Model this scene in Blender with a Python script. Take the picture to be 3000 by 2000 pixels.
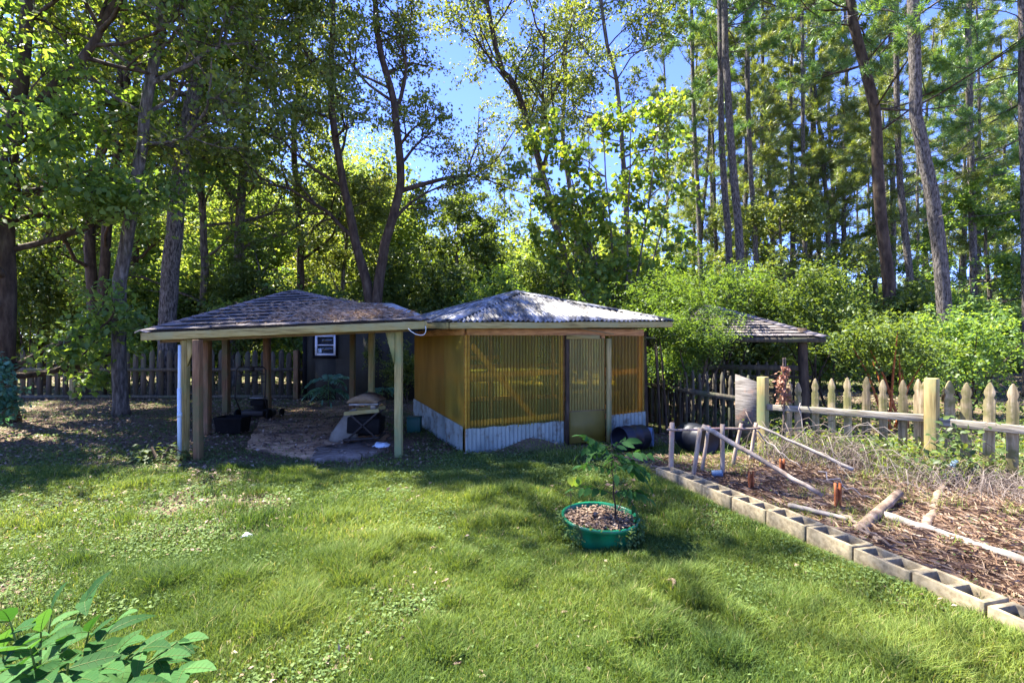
import bpy, math, random
import numpy as np
from mathutils import Vector, Matrix

# ------------------------------------------------------------------ camera, sky, sun
scene = bpy.context.scene
for o in list(bpy.data.objects):
    bpy.data.objects.remove(o)
COL = scene.collection
CAMZ, F = 1.65, 1500.0
cam_d = bpy.data.cameras.new("camera"); cam = bpy.data.objects.new("camera", cam_d); COL.objects.link(cam)
cam.location = (0, 0, CAMZ); cam.rotation_euler = (math.radians(90), 0, 0)
cam_d.lens = 18.0; cam_d.sensor_width = 36.0; cam_d.clip_end = 2000; cam_d.clip_start = 0.05
scene.camera = cam
SUN_AZ = (-0.86, 0.50); SUN_EL = math.radians(60)
sn = math.hypot(*SUN_AZ)
sdir = Vector((SUN_AZ[0] / sn * math.cos(SUN_EL), SUN_AZ[1] / sn * math.cos(SUN_EL), math.sin(SUN_EL)))
ld = bpy.data.lights.new("sun", 'SUN'); lamp = bpy.data.objects.new("sun", ld); COL.objects.link(lamp)
ld.energy = 4.4; ld.angle = math.radians(0.55); ld.color = (1.0, 0.95, 0.86)
lamp.rotation_euler = (-sdir).to_track_quat('-Z', 'Y').to_euler()
w = bpy.data.worlds.new("World"); scene.world = w; w.use_nodes = True
nt = w.node_tree; bg = nt.nodes['Background']
sky = nt.nodes.new('ShaderNodeTexSky'); sky.sky_type = 'NISHITA'; sky.sun_disc = False
sky.sun_elevation = SUN_EL; sky.sun_rotation = math.atan2(SUN_AZ[0], SUN_AZ[1])
sky.air_density = 0.7; sky.dust_density = 0.0; sky.ozone_density = 7.0
skm = nt.nodes.new('ShaderNodeMix'); skm.data_type = 'RGBA'; skm.blend_type = 'MULTIPLY'; skm.inputs[0].default_value = 1.0
nt.links.new(sky.outputs[0], skm.inputs[6]); skm.inputs[7].default_value = (0.49, 0.455, 0.69, 1)   # deep, dry blue
nt.links.new(skm.outputs[2], bg.inputs[0]); bg.inputs[1].default_value = 0.15
scene.view_settings.view_transform = 'Standard'; scene.view_settings.look = 'None'
scene.view_settings.exposure = 2.68; scene.view_settings.gamma = 1.0
cy = scene.cycles
cy.max_bounces = 10; cy.diffuse_bounces = 7; cy.transmission_bounces = 7; cy.transparent_max_bounces = 12
cy.glossy_bounces = 2; cy.caustics_reflective = False; cy.caustics_refractive = False
cy.use_denoising = True
try:
    cy.denoiser = 'OPENIMAGEDENOISE'; cy.denoising_input_passes = 'RGB_ALBEDO_NORMAL'; cy.denoising_prefilter = 'ACCURATE'
except Exception:
    pass

# ------------------------------------------------------------------ helpers
def at(px, py, Y):
    """photo pixel (3000x2000) at depth Y metres -> world point"""
    return Vector(((px - 1500) / F * Y, Y, CAMZ - (py - 1000) / F * Y))
def gp(px, py, z=0.0):
    """photo pixel on the ground"""
    Y = F * (CAMZ - z) / (py - 1000)
    return Vector(((px - 1500) / F * Y, Y, z))

def tag(o, label=None, cat=None, group=None, kind=None):
    if label: o['label'] = label
    if cat: o['category'] = cat
    if group: o['group'] = group
    if kind: o['kind'] = kind
    return o
ORG = {}
def thing(name, label, cat, loc, group=None):
    o = bpy.data.objects.new(name, None); COL.objects.link(o); o.location = loc
    o.empty_display_size = 0.2
    ORG[o.name] = Vector(loc)
    return tag(o, label, cat, group)
def org(o):
    return ORG.get(o.name, Vector((0, 0, 0))) if o else Vector((0, 0, 0))

def np_mesh(name, co, faces_flat, starts, attr=None, smooth=False):
    me = bpy.data.meshes.new(name)
    co = np.asarray(co, dtype=np.float32)
    me.vertices.add(len(co)); me.vertices.foreach_set('co', co.ravel())
    me.loops.add(len(faces_flat)); me.loops.foreach_set('vertex_index', np.asarray(faces_flat, dtype=np.int32))
    me.polygons.add(len(starts)); me.polygons.foreach_set('loop_start', np.asarray(starts, dtype=np.int32))
    if smooth: me.polygons.foreach_set('use_smooth', np.ones(len(starts), dtype=bool))
    if attr is not None:
        a = me.attributes.new('v', 'FLOAT', 'POINT'); a.data.foreach_set('value', np.asarray(attr, dtype=np.float32))
    me.update(calc_edges=True)
    return me
def link(name, me, mat, parent=None, loc=None):
    o = bpy.data.objects.new(name, me); COL.objects.link(o)
    if mat: me.materials.append(mat)
    if parent: o.parent = parent; ORG[o.name] = org(parent)
    if loc is not None: o.location = loc
    return o

class MB:
    def __init__(s): s.v = []; s.f = []; s.a = []
    def add(s, vs, fs, val=None):
        n = len(s.v); s.v += [tuple(v) for v in vs]; s.f += [tuple(i + n for i in f) for f in fs]
        s.a += [random.random() if val is None else val] * len(vs)
    def box(s, c, size, rot=0.0, tilt=None, val=None):
        x, y, z = size[0] / 2, size[1] / 2, size[2] / 2
        M = Matrix.Rotation(rot, 3, 'Z')
        if tilt is not None: M = M @ tilt
        vs = [Vector(c) + M @ Vector((a * x, b * y, d * z)) for d in (-1, 1) for a, b in ((-1, -1), (1, -1), (1, 1), (-1, 1))]
        s.add(vs, [(3, 2, 1, 0), (4, 5, 6, 7), (0, 1, 5, 4), (1, 2, 6, 5), (2, 3, 7, 6), (3, 0, 4, 7)], val)
    def beam(s, p0, p1, wd, ht, up=(0, 0, 1), val=None, wob=0.0):
        """rectangular bar from p0 to p1; wd sideways, ht along up"""
        p0, p1 = Vector(p0), Vector(p1); d = (p1 - p0).normalized(); up = Vector(up)
        sd = d.cross(up)
        if sd.length < 1e-4: sd = Vector((1, 0, 0))
        sd.normalize(); u = sd.cross(d).normalized()
        n = 1 if wob == 0 else 5
        vs = []; fs = []
        for i in range(n + 1):
            p = p0.lerp(p1, i / n)
            if 0 < i < n: p = p + Vector([random.uniform(-wob, wob) for _ in range(3)])
            vs += [p + sd * a * wd / 2 + u * b * ht / 2 for a, b in ((-1, -1), (1, -1), (1, 1), (-1, 1))]
        for i in range(n):
            k = 4 * i
            fs += [(k + j, k + (j + 1) % 4, k + 4 + (j + 1) % 4, k + 4 + j) for j in range(4)]
        fs += [(3, 2, 1, 0), (4 * n, 4 * n + 1, 4 * n + 2, 4 * n + 3)]
        s.add(vs, fs, val)
    def tube(s, pts, rad, n=8, cap=True, val=None, rough=0.0):
        pts = [Vector(p) for p in pts]
        if not hasattr(rad, '__len__'): rad = [rad] * len(pts)
        vs = []; fs = []; ref = Vector((0.13, 0.21, 1)) if abs((pts[-1] - pts[0]).normalized().z) < 0.9 else Vector((1, 0.1, 0))
        for i, p in enumerate(pts):
            d = (pts[min(i + 1, len(pts) - 1)] - pts[max(i - 1, 0)])
            if d.length < 1e-6: d = Vector((0, 0, 1))
            d.normalize(); a = d.cross(ref).normalized(); b = d.cross(a)
            for k in range(n):
                t = 2 * math.pi * k / n; r = rad[i] * (1 + random.uniform(-rough, rough))
                vs.append(p + a * math.cos(t) * r + b * math.sin(t) * r)
        for i in range(len(pts) - 1):
            for k in range(n):
                k2 = (k + 1) % n
                fs.append((i * n + k, i * n + k2, (i + 1) * n + k2, (i + 1) * n + k))
        if cap:
            fs += [tuple(range(n - 1, -1, -1)), tuple((len(pts) - 1) * n + k for k in range(n))]
        s.add(vs, fs, val)
    def quad(s, a, b, c, d, val=None): s.add([a, b, c, d], [(0, 1, 2, 3)], val)
    def build(s, name, mat, parent=None, bevel=0.0, smooth=False, thick=0.0):
        o0 = org(parent)
        co = np.array(s.v, dtype=np.float32) - np.array(o0, dtype=np.float32)
        flat = [i for f in s.f for i in f]; st = np.concatenate([[0], np.cumsum([len(f) for f in s.f])[:-1]])
        me = np_mesh(name, co, flat, st, s.a, smooth)
        o = link(name, me, mat, parent)
        if thick:
            m = o.modifiers.new('solid', 'SOLIDIFY'); m.thickness = thick; m.offset = 0
        if bevel:
            m = o.modifiers.new('bevel', 'BEVEL'); m.width = bevel; m.segments = 2; m.limit_method = 'ANGLE'
        return o

def lathe(mb, c, prof, n=32, wob=0.0, tilt=None, val=None):
    vs = []; fs = []; M = tilt or Matrix.Identity(3); ph = random.random() * 6
    for r, z in prof:
        for k in range(n):
            t = 2 * math.pi * k / n; rr = r * (1 + wob * math.sin(2 * t + ph) + wob * .5 * math.sin(5 * t + ph))
            vs.append(Vector(c) + M @ Vector((rr * math.cos(t), rr * math.sin(t), z)))
    for i in range(len(prof) - 1):
        for k in range(n):
            fs.append((i * n + k, i * n + (k + 1) % n, (i + 1) * n + (k + 1) % n, (i + 1) * n + k))
    mb.add(vs, fs, val)

# value noise
def vn(x, y, seed=0, sc=1.0, octv=3):
    x = np.asarray(x, float) * sc; y = np.asarray(y, float) * sc; out = 0; amp = 1; tot = 0
    for o in range(octv):
        xi = np.floor(x).astype(np.int64); yi = np.floor(y).astype(np.int64); fx = x - xi; fy = y - yi
        fx = fx * fx * (3 - 2 * fx); fy = fy * fy * (3 - 2 * fy)
        def h(a, b):
            n = (a * 374761393 + b * 668265263 + (seed + o) * 982451653) & 0x7fffffff
            n = ((n ^ (n >> 13)) * 1274126177) & 0x7fffffff
            return ((n ^ (n >> 16)) & 0xffff) / 65535.0
        v = (h(xi, yi) * (1 - fx) + h(xi + 1, yi) * fx) * (1 - fy) + (h(xi, yi + 1) * (1 - fx) + h(xi + 1, yi + 1) * fx) * fy
        out = out + v * amp; tot += amp; amp *= .5; x = x * 2.03 + 17; y = y * 2.03 + 31
    return out / tot

# ------------------------------------------------------------------ materials
def newmat(name):
    m = bpy.data.materials.new(name); m.use_nodes = True
    return m, m.node_tree, m.node_tree.nodes['Principled BSDF']
def ramp(nt, fac, cols, pos=None):
    r = nt.nodes.new('ShaderNodeValToRGB'); e = r.color_ramp.elements
    n = len(cols); pos = pos or [i / (n - 1) for i in range(n)]
    while len(e) < n: e.new(0.5)
    for i in range(n): e[i].position = pos[i]; e[i].color = (*cols[i], 1)
    nt.links.new(fac, r.inputs[0]); return r.outputs[0]
def noise(nt, vec, scale, detail=5, rough=.6, dist=0):
    n = nt.nodes.new('ShaderNodeTexNoise'); n.inputs['Scale'].default_value = scale; n.inputs['Detail'].default_value = detail
    n.inputs['Roughness'].default_value = rough; n.inputs['Distortion'].default_value = dist
    nt.links.new(vec, n.inputs['Vector']); return n.outputs['Fac']
def mapping(nt, stretch=(1, 1, 1), rot=(0, 0, 0)):
    t = nt.nodes.new('ShaderNodeTexCoord'); m = nt.nodes.new('ShaderNodeMapping')
    m.inputs['Scale'].default_value = stretch; m.inputs['Rotation'].default_value = rot
    nt.links.new(t.outputs['Object'], m.inputs[0]); return m.outputs[0]
def mix(nt, fac, a, b, mode='MIX'):
    m = nt.nodes.new('ShaderNodeMix'); m.data_type = 'RGBA'; m.blend_type = mode
    for s, v in ((0, fac), (6, a), (7, b)):
        if hasattr(v, 'is_output') or hasattr(v, 'links'): nt.links.new(v, m.inputs[s])
        else: m.inputs[s].default_value = v if s == 0 else (*v, 1)
    return m.outputs[2]
def bump(nt, b, h, st=.5, dist=.01):
    n = nt.nodes.new('ShaderNodeBump'); n.inputs['Strength'].default_value = st; n.inputs['Distance'].default_value = dist
    nt.links.new(h, n.inputs['Height']); nt.links.new(n.outputs[0], b.inputs['Normal'])
def attr_v(nt):
    a = nt.nodes.new('ShaderNodeAttribute'); a.attribute_name = 'v'; return a.outputs['Fac']

def pm(name, cols, scale=5, stretch=(1, 1, 1), rough=.8, bst=.5, bd=.01, pos=None, spec=.3, detail=6, metal=0, c2=None, sc2=1.5, p2=(.5, .62), rot=(0, 0, 0), vary=0.0, edge=False):
    m, nt, b = newmat(name)
    v = mapping(nt, stretch, rot); f = noise(nt, v, scale, detail); c = ramp(nt, f, cols, pos or [.3 + .4 * i / (len(cols) - 1) for i in range(len(cols))])
    if c2:
        f2 = noise(nt, mapping(nt), sc2, 5, .65); k = ramp(nt, f2, [(0, 0, 0), (1, 1, 1)], list(p2)); c = mix(nt, k, c, c2)
    if vary:
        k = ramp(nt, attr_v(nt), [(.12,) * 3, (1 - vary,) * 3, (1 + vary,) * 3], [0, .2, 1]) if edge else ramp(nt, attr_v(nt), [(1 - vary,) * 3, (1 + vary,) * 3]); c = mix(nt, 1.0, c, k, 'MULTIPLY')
    nt.links.new(c, b.inputs['Base Color']); b.inputs['Roughness'].default_value = rough
    b.inputs['Specular IOR Level'].default_value = spec; b.inputs['Metallic'].default_value = metal
    if bst: bump(nt, b, f, bst, bd)
    return m

def leafmat(name, cols, pos=None, tr=.4, tcol=(1.3, 1.25, .5), rough=.42, spec=.5):
    """leaf colour by per-leaf attribute; part of the light goes through the leaf"""
    m, nt, b = newmat(name)
    c = ramp(nt, attr_v(nt), cols, pos); nt.links.new(c, b.inputs['Base Color'])
    b.inputs['Roughness'].default_value = rough; b.inputs['Specular IOR Level'].default_value = spec
    t = nt.nodes.new('ShaderNodeBsdfTranslucent'); tc = mix(nt, 1.0, c, tcol, 'MULTIPLY'); nt.links.new(tc, t.inputs[0])
    x = nt.nodes.new('ShaderNodeMixShader'); x.inputs[0].default_value = tr
    nt.links.new(b.outputs[0], x.inputs[1]); nt.links.new(t.outputs[0], x.inputs[2])
    nt.links.new(x.outputs[0], nt.nodes['Material Output'].inputs[0]); return m

TL = (2.2, 1.9, .6)
M = {}
M['leaf_oak'] = leafmat('leaf_oak', [(0.059, 0.099, 0.028), (0.111, 0.158, 0.044), (0.197, 0.224, 0.062), (0.394, 0.276, 0.068)], [0, .45, .88, 1], tr=.52, tcol=TL, rough=.5, spec=.4)
M['leaf_maple'] = leafmat('leaf_maple', [(0.057, 0.122, 0.036), (0.115, 0.201, 0.055), (0.201, 0.287, 0.071), (0.389, 0.345, 0.071)], [0, .5, .9, 1], tr=.52, tcol=TL, rough=.5, spec=.4)
M['leaf_mid'] = leafmat('leaf_mid', [(0.083, 0.123, 0.041), (0.138, 0.193, 0.055), (0.220, 0.248, 0.083), (0.358, 0.220, 0.083)], [0, .5, .88, 1], tr=.4, tcol=TL, rough=.5, spec=.4)
M['leaf_young'] = leafmat('leaf_young', [(0.063, 0.126, 0.027), (0.126, 0.207, 0.041), (0.306, 0.342, 0.054), (0.450, 0.378, 0.054)], [0, .5, .8, 1], tr=.5, tcol=(1.8, 1.6, .5), rough=.5, spec=.35)
M['leaf_shrub'] = leafmat('leaf_shrub', [(0.046, 0.080, 0.023), (0.084, 0.134, 0.034), (0.138, 0.191, 0.046), (0.207, 0.237, 0.061)], [0, .5, .9, 1], tr=.42, tcol=TL, rough=.5, spec=.4)
M['leaf_feather'] = leafmat('leaf_feather', [(0.040, 0.083, 0.023), (0.073, 0.133, 0.033), (0.126, 0.185, 0.043)], tr=.52, tcol=TL, rough=.5, spec=.4)
M['leaf_blue'] = leafmat('leaf_blue', [(.05, .13, .085), (.08, .20, .12), (.13, .27, .16)], tr=.3, tcol=(1.3, 1.4, .6), rough=.45, spec=.4)
M['leaf_front'] = leafmat('leaf_front', [(.022, .07, .018), (.04, .115, .03), (.08, .18, .05)], tr=.35, tcol=(1.4, 1.4, .5), rough=.7, spec=.08)
M['leaf_weed'] = leafmat('leaf_weed', [(.07, .115, .035), (.11, .17, .05), (.17, .23, .075)], tr=.3, tcol=(1.5, 1.4, .5), rough=.7, spec=.12)
M['needle'] = leafmat('needle', [(0.055, 0.122, 0.036), (0.110, 0.216, 0.057), (0.207, 0.331, 0.086)], tr=.3, tcol=TL, rough=.4)
M['needle_dry'] = leafmat('needle_dry', [(0.083, 0.140, 0.037), (0.152, 0.211, 0.056), (0.261, 0.281, 0.088)], tr=.3, tcol=TL)
M['far_leaf'] = leafmat('far_leaf', [(0.073, 0.133, 0.047), (0.135, 0.199, 0.065), (0.229, 0.287, 0.094), (0.291, 0.243, 0.105)], [0, .5, .92, 1], tr=.52, tcol=TL, rough=.6, spec=.2)
M['grass'] = leafmat('grass', [(.05, .10, .02), (.13, .195, .035), (.29, .34, .07), (.44, .37, .18)], [0, .45, .9, 1], tr=.38, tcol=(1.35, 1.25, .6), rough=.6, spec=.2)
M['straw'] = leafmat('straw', [(0.060, 0.033, 0.021), (0.162, 0.094, 0.056), (0.274, 0.184, 0.116), (0.393, 0.303, 0.217)], tr=.1, tcol=(1, 1, 1), rough=.7, spec=.2)
M['litter'] = leafmat('litter', [(.07, .045, .03), (.17, .11, .075), (.30, .21, .14), (.42, .34, .25)], tr=.1, tcol=(1, 1, 1), rough=.7, spec=.25)
M['bark'] = pm('bark', [(.025, .019, .014), (.10, .085, .065), (.23, .20, .165)], 15, (1, 1, .25), .9, 1.0, .06, c2=(.07, .09, .035), sc2=1.2, p2=(.56, .75))
M['bark_pine'] = pm('bark_pine', [(.022, .018, .015), (.105, .09, .075), (.20, .175, .15)], 26, (1, 1, .3), .9, 1.0, .05, pos=[.36, .5, .66])
M['bark_dark'] = pm('bark_dark', [(0.018, 0.012, 0.007), (0.060, 0.040, 0.025), (0.108, 0.080, 0.053)], 9, (1, 1, .3), .9, 1.0, .03)
M['twig'] = pm('twig', [(.10, .07, .05), (.22, .17, .13)], 9, rough=.85)
M['drybrush'] = leafmat('drybrush', [(0.072, 0.050, 0.040), (0.158, 0.122, 0.101), (0.302, 0.259, 0.223)], tr=.0, rough=.8, spec=.2)
M['wood_v'] = pm('wood_v', [(0.112, 0.082, 0.045), (0.302, 0.230, 0.126), (0.493, 0.398, 0.252)], 14, (2.2, 2.2, .16), .85, .7, .008, c2=(.13, .12, .04), sc2=2.6, p2=(.44, .60), vary=.35)
M['wood_h'] = pm('wood_h', [(.09, .07, .05), (.24, .21, .155), (.40, .36, .29)], 14, (.25, .25, 3), .85, .7, .008, c2=(.15, .15, .07), sc2=2.0, p2=(.5, .68), vary=.15)
M['wood_green'] = pm('wood_green', [(0.140, 0.100, 0.032), (0.302, 0.235, 0.077), (0.410, 0.330, 0.133)], 12, (.3, .3, 3), .8, .5, .005, c2=(.29, .26, .11), sc2=2.4, p2=(.45, .6))
M['post_new'] = pm('post_new', [(0.187, 0.132, 0.043), (0.362, 0.274, 0.098), (0.490, 0.382, 0.153)], 12, (2, 2, .18), .8, .5, .006, c2=(.20, .24, .10), sc2=1.6, p2=(.45, .65))
M['post_red'] = pm('post_red', [(0.080, 0.041, 0.019), (0.190, 0.099, 0.045), (0.270, 0.153, 0.075)], 12, (2, 2, .18), .8, .5, .006, c2=(.12, .10, .04), sc2=1.8, p2=(.45, .6))
M['board_red'] = pm('board_red', [(0.250, 0.125, 0.062), (0.500, 0.263, 0.125), (0.625, 0.375, 0.188)], 12, (.4, .4, 2), .8, .4, .004)
M['frame_wood'] = pm('frame_wood', [(.55, .24, .09), (.78, .40, .16), (.85, .52, .24)], 12, (.4, .4, 2), .8, .4, .004)
M['beam_dark'] = pm('beam_dark', [(.07, .045, .022), (.15, .10, .05), (.22, .15, .08)], 12, (.4, .4, 2), .8, .4, .004)
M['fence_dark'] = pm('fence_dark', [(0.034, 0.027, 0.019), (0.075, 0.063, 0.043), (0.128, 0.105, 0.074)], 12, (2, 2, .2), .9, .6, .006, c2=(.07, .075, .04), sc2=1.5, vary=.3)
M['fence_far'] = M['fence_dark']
M['ply'] = pm('ply', [(0.040, 0.034, 0.030), (0.109, 0.097, 0.088), (0.161, 0.149, 0.137)], 7, (.6, .6, 7), .85, .9, .01, c2=(.23, .13, .09), sc2=2.5, p2=(.55, .7))
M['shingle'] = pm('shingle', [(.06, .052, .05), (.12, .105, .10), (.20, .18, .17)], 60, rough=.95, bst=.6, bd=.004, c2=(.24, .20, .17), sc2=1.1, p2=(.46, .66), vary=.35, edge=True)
M['shingle_cap'] = pm('shingle_cap', [(.07, .06, .062), (.15, .13, .13), (.24, .21, .20)], 60, rough=.95, bst=.6, bd=.004, vary=.2)
M['dark_wall'] = pm('dark_wall', [(.028, .025, .016), (.040, .036, .023), (.055, .05, .033)], 4, (1, 1, .3), .8, .2, .005)
M['white_trim'] = pm('white_trim', [(.62, .62, .62), (.78, .78, .78)], 6, rough=.5, bst=.1)
M['pvc'] = pm('pvc', [(.45, .56, .60), (.62, .70, .74)], 3, rough=.4, bst=0)
M['black'] = pm('black', [(.004, .004, .004), (.010, .009, .008)], 8, rough=.7, bst=.2, spec=.12)
M['black_metal'] = pm('black_metal', [(.008, .007, .006), (.03, .022, .016)], 12, rough=.5, bst=.2, spec=.3)
M['grey_metal'] = pm('grey_metal', [(.12, .12, .12), (.3, .3, .3)], 12, rough=.4, bst=.2, metal=.6)
M['blue_black'] = pm('blue_black', [(0.003, 0.004, 0.008), (0.008, 0.011, 0.020)], 3, rough=.45, bst=.1, spec=.4)
M['blue_grey'] = pm('blue_grey', [(.06, .10, .16), (.16, .24, .32)], 3, rough=.45, bst=.1)
M['green_bin'] = pm('green_bin', [(.008, .06, .045), (.015, .09, .065)], 4, rough=.5, bst=.1)
M['sack'] = pm('sack', [(0.136, 0.120, 0.088), (0.223, 0.204, 0.160)], 5, rough=.8, bst=.7, bd=.02)
M['rust'] = pm('rust', [(.13, .035, .012), (.34, .10, .03), (.45, .17, .07)], 14, rough=.9, bst=.6)
M['stake'] = pm('stake', [(0.160, 0.115, 0.078), (0.304, 0.238, 0.168), (0.416, 0.338, 0.252)], 10, (2, 2, .3), .85, .5, .004, c2=(.34, .20, .16), sc2=3, p2=(.5, .65))
M['pole'] = pm('pole', [(.14, .10, .07), (.29, .23, .17), (.42, .36, .29)], 10, rough=.8, bst=.6, bd=.004)
M['pole_grey'] = pm('pole_grey', [(0.140, 0.114, 0.085), (0.270, 0.233, 0.187), (0.380, 0.332, 0.272)], 8, rough=.7, bst=.5, bd=.004)
M['log'] = pm('log', [(0.076, 0.051, 0.034), (0.209, 0.145, 0.098), (0.342, 0.255, 0.180)], 10, rough=.9, bst=1, bd=.01)
M['block'] = pm('block', [(0.170, 0.130, 0.074), (0.270, 0.219, 0.129), (0.340, 0.279, 0.172)], 22, rough=.95, bst=.8, bd=.006, c2=(.13, .115, .07), sc2=4.5, p2=(.52, .66), vary=.08)
M['slab'] = pm('slab', [(0.180, 0.104, 0.055), (0.360, 0.225, 0.120), (0.495, 0.335, 0.190)], 3.5, rough=.95, bst=.6, bd=.01, c2=(.10, .065, .045), sc2=1.4, p2=(.52, .62))
M['slab_grey'] = pm('slab_grey', [(0.093, 0.075, 0.056), (0.176, 0.141, 0.108), (0.259, 0.211, 0.164)], 5, (1, 3, 1), rough=.95, bst=.6, bd=.01)
M['soil'] = pm('soil', [(.035, .022, .016), (.09, .055, .04), (.16, .10, .07)], 18, rough=1, bst=1, bd=.02)
M['wire'] = pm('wire', [(.5, .52, .5), (.62, .64, .6)], 3, rough=.5, bst=0)
M['wire_dark'] = pm('wire_dark', [(.16, .18, .12), (.22, .24, .16)], 3, rough=.5, bst=0)
M['tan_board'] = pm('tan_board', [(0.099, 0.062, 0.031), (0.211, 0.149, 0.081), (0.260, 0.186, 0.112)], 6, (1, 1, 5), rough=.8, bst=.6)
M['dry_vine'] = leafmat('dry_vine', [(.18, .07, .04), (.32, .15, .09), (.42, .24, .16)], tr=.15, tcol=(1.2, 1, .8), rough=.8)
M['green_pot'] = None
m, nt, b = newmat('green_pot')
c = ramp(nt, noise(nt, mapping(nt, (1, 1, .4)), 4, 4), [(.003, .07, .028), (.006, .15, .06), (.015, .23, .10)], [.3, .5, .75])
dk = ramp(nt, noise(nt, mapping(nt), 7, 6, .7), [(0, 0, 0), (1, 1, 1)], [.56, .68]); c = mix(nt, dk, c, (.07, .07, .04))
nt.links.new(c, b.inputs['Base Color']); b.inputs['Roughness'].default_value = .3; M['green_pot'] = m
m, nt, b = newmat('metal_roof')
v = mapping(nt, (1.6, .5, .5), (0, 0, .35)); f = noise(nt, v, 4.2, 8, .72)
c = ramp(nt, f, [(.035, .032, .03), (.15, .145, .14), (.38, .375, .37)], [.40, .50, .60])
sp = ramp(nt, noise(nt, v, 28, 4, .7), [(0, 0, 0), (1, 1, 1)], [.55, .68]); c = mix(nt, sp, c, (.07, .06, .055))
nt.links.new(c, b.inputs['Base Color']); b.inputs['Roughness'].default_value = .45; b.inputs['Metallic'].default_value = .3; M['metal_roof'] = m
M['pale_roof'] = pm('pale_roof', [(.30, .32, .36), (.45, .47, .52)], 1.2, rough=.45, bst=.1, metal=.3)
M['skirt'] = pm('skirt', [(0.145, 0.185, 0.168), (0.246, 0.299, 0.272), (0.323, 0.378, 0.344)], 3, (1, 1, .35), .45, .1, .003, metal=.35, spec=.4, c2=(.12, .10, .07), sc2=5, p2=(.52, .66))
def fibre(name, tcol, dcol, tr=.5):
    """corrugated translucent plastic; attribute v = groove stripes, grime plus painted-in refraction banding"""
    m, nt, b = newmat(name)
    f = noise(nt, mapping(nt, (1, 1, .25)), 2.5, 5, .6)
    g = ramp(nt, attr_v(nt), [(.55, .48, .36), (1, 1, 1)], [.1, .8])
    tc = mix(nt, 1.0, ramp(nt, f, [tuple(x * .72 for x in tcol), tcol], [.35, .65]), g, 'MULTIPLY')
    t = nt.nodes.new('ShaderNodeBsdfTransparent'); nt.links.new(tc, t.inputs[0])
    tl = nt.nodes.new('ShaderNodeBsdfTranslucent'); nt.links.new(tc, tl.inputs[0])
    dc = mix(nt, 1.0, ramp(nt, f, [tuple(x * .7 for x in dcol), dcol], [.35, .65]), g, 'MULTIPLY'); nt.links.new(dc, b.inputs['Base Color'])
    b.inputs['Roughness'].default_value = .3; b.inputs['Specular IOR Level'].default_value = .4
    a = nt.nodes.new('ShaderNodeMixShader'); a.inputs[0].default_value = .38
    nt.links.new(b.outputs[0], a.inputs[1]); nt.links.new(tl.outputs[0], a.inputs[2])
    x = nt.nodes.new('ShaderNodeMixShader'); x.inputs[0].default_value = tr
    nt.links.new(a.outputs[0], x.inputs[1]); nt.links.new(t.outputs[0], x.inputs[2])
    nt.links.new(x.outputs[0], nt.nodes['Material Output'].inputs[0]); return m
M['fibre'] = fibre('fibre', (.98, .93, .30), (.84, .72, .17), .73)
M['fibre_old'] = fibre('fibre_old', (.97, .88, .25), (.80, .64, .14), .71)
M['fibre_amber'] = fibre('fibre_amber', (.98, .78, .19), (.86, .54, .11), .69)
M['fibre_clear'] = fibre('fibre_clear', (.97, .90, .36), (.86, .74, .24), .60)
M['fibre_back'] = fibre('fibre_back', (.97, .92, .45), (.7, .6, .2), .72)
m, nt, b = newmat('glass'); b.inputs['Base Color'].default_value = (.02, .025, .03, 1); b.inputs['Roughness'].default_value = .05
b.inputs['Specular IOR Level'].default_value = .8; M['glass'] = m

# ground material: bare litter brown / soil, moss green where grass grows
m, nt, b = newmat('ground')
v = mapping(nt); f1 = noise(nt, v, 1.1, 8, .7); f2 = noise(nt, v, 40, 6, .75)
c1 = ramp(nt, f2, [(.05, .033, .022), (.15, .105, .07), (.30, .22, .15)], [.3, .5, .72])
c2 = ramp(nt, f2, [(.025, .045, .012), (.07, .10, .025), (.14, .15, .05)], [.3, .5, .75])
ga = nt.nodes.new('ShaderNodeAttribute'); ga.attribute_name = 'v'
nt.links.new(mix(nt, ga.outputs['Fac'], c1, c2), b.inputs['Base Color']); b.inputs['Roughness'].default_value = 1
b.inputs['Specular IOR Level'].default_value = .1; bump(nt, b, f2, .8, .03); M['ground'] = m

# ------------------------------------------------------------------ ground
BED_A, BED_B = Vector((1.60, 6.0)), Vector((2.72, 2.55))      # cinder block row
FA, FB = Vector((3.70, 7.55)), Vector((4.92, 6.0))            # picket fence line
def side(x, y, a, b): return (b.x - a.x) * (y - a.y) - (b.y - a.y) * (x - a.x)
def sstep(a, b, x): t = np.clip((x - a) / (b - a), 0, 1); return t * t * (3 - 2 * t)
def in_bed(x, y):
    x = np.asarray(x, float); y = np.asarray(y, float)
    d1 = side(x, y, BED_A, BED_B) / (BED_B - BED_A).length     # >0 = right/east side
    d2 = -side(x, y, FA, FB) / (FB - FA).length
    return sstep(.05, .25, d1) * sstep(-.45, .1, d2) * sstep(7.6, 6.6, y)
def gz(x, y):
    x = np.asarray(x, float); y = np.asarray(y, float)
    z = (vn(x, y, 5, .45, 3) - .5) * .10 + (vn(x, y, 9, 2.2, 2) - .5) * .035
    z = z * sstep(1, 4, np.hypot(x, y - 2) + 2)
    z = z + .10 * in_bed(x, y)
    z = z + .17 * np.exp(-(((x - .28) / .42) ** 2 + ((y - 7.95) / .22) ** 2))
    z = z + .115 * np.exp(-(((side(x, y, BED_A, BED_B) / 3.63) + .12) / .24) ** 2) * sstep(6.6, 6.0, y)
    z = z + .9 * sstep(25, 60, y)
    return z
def G(x, y): return float(gz(x, y))
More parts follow.
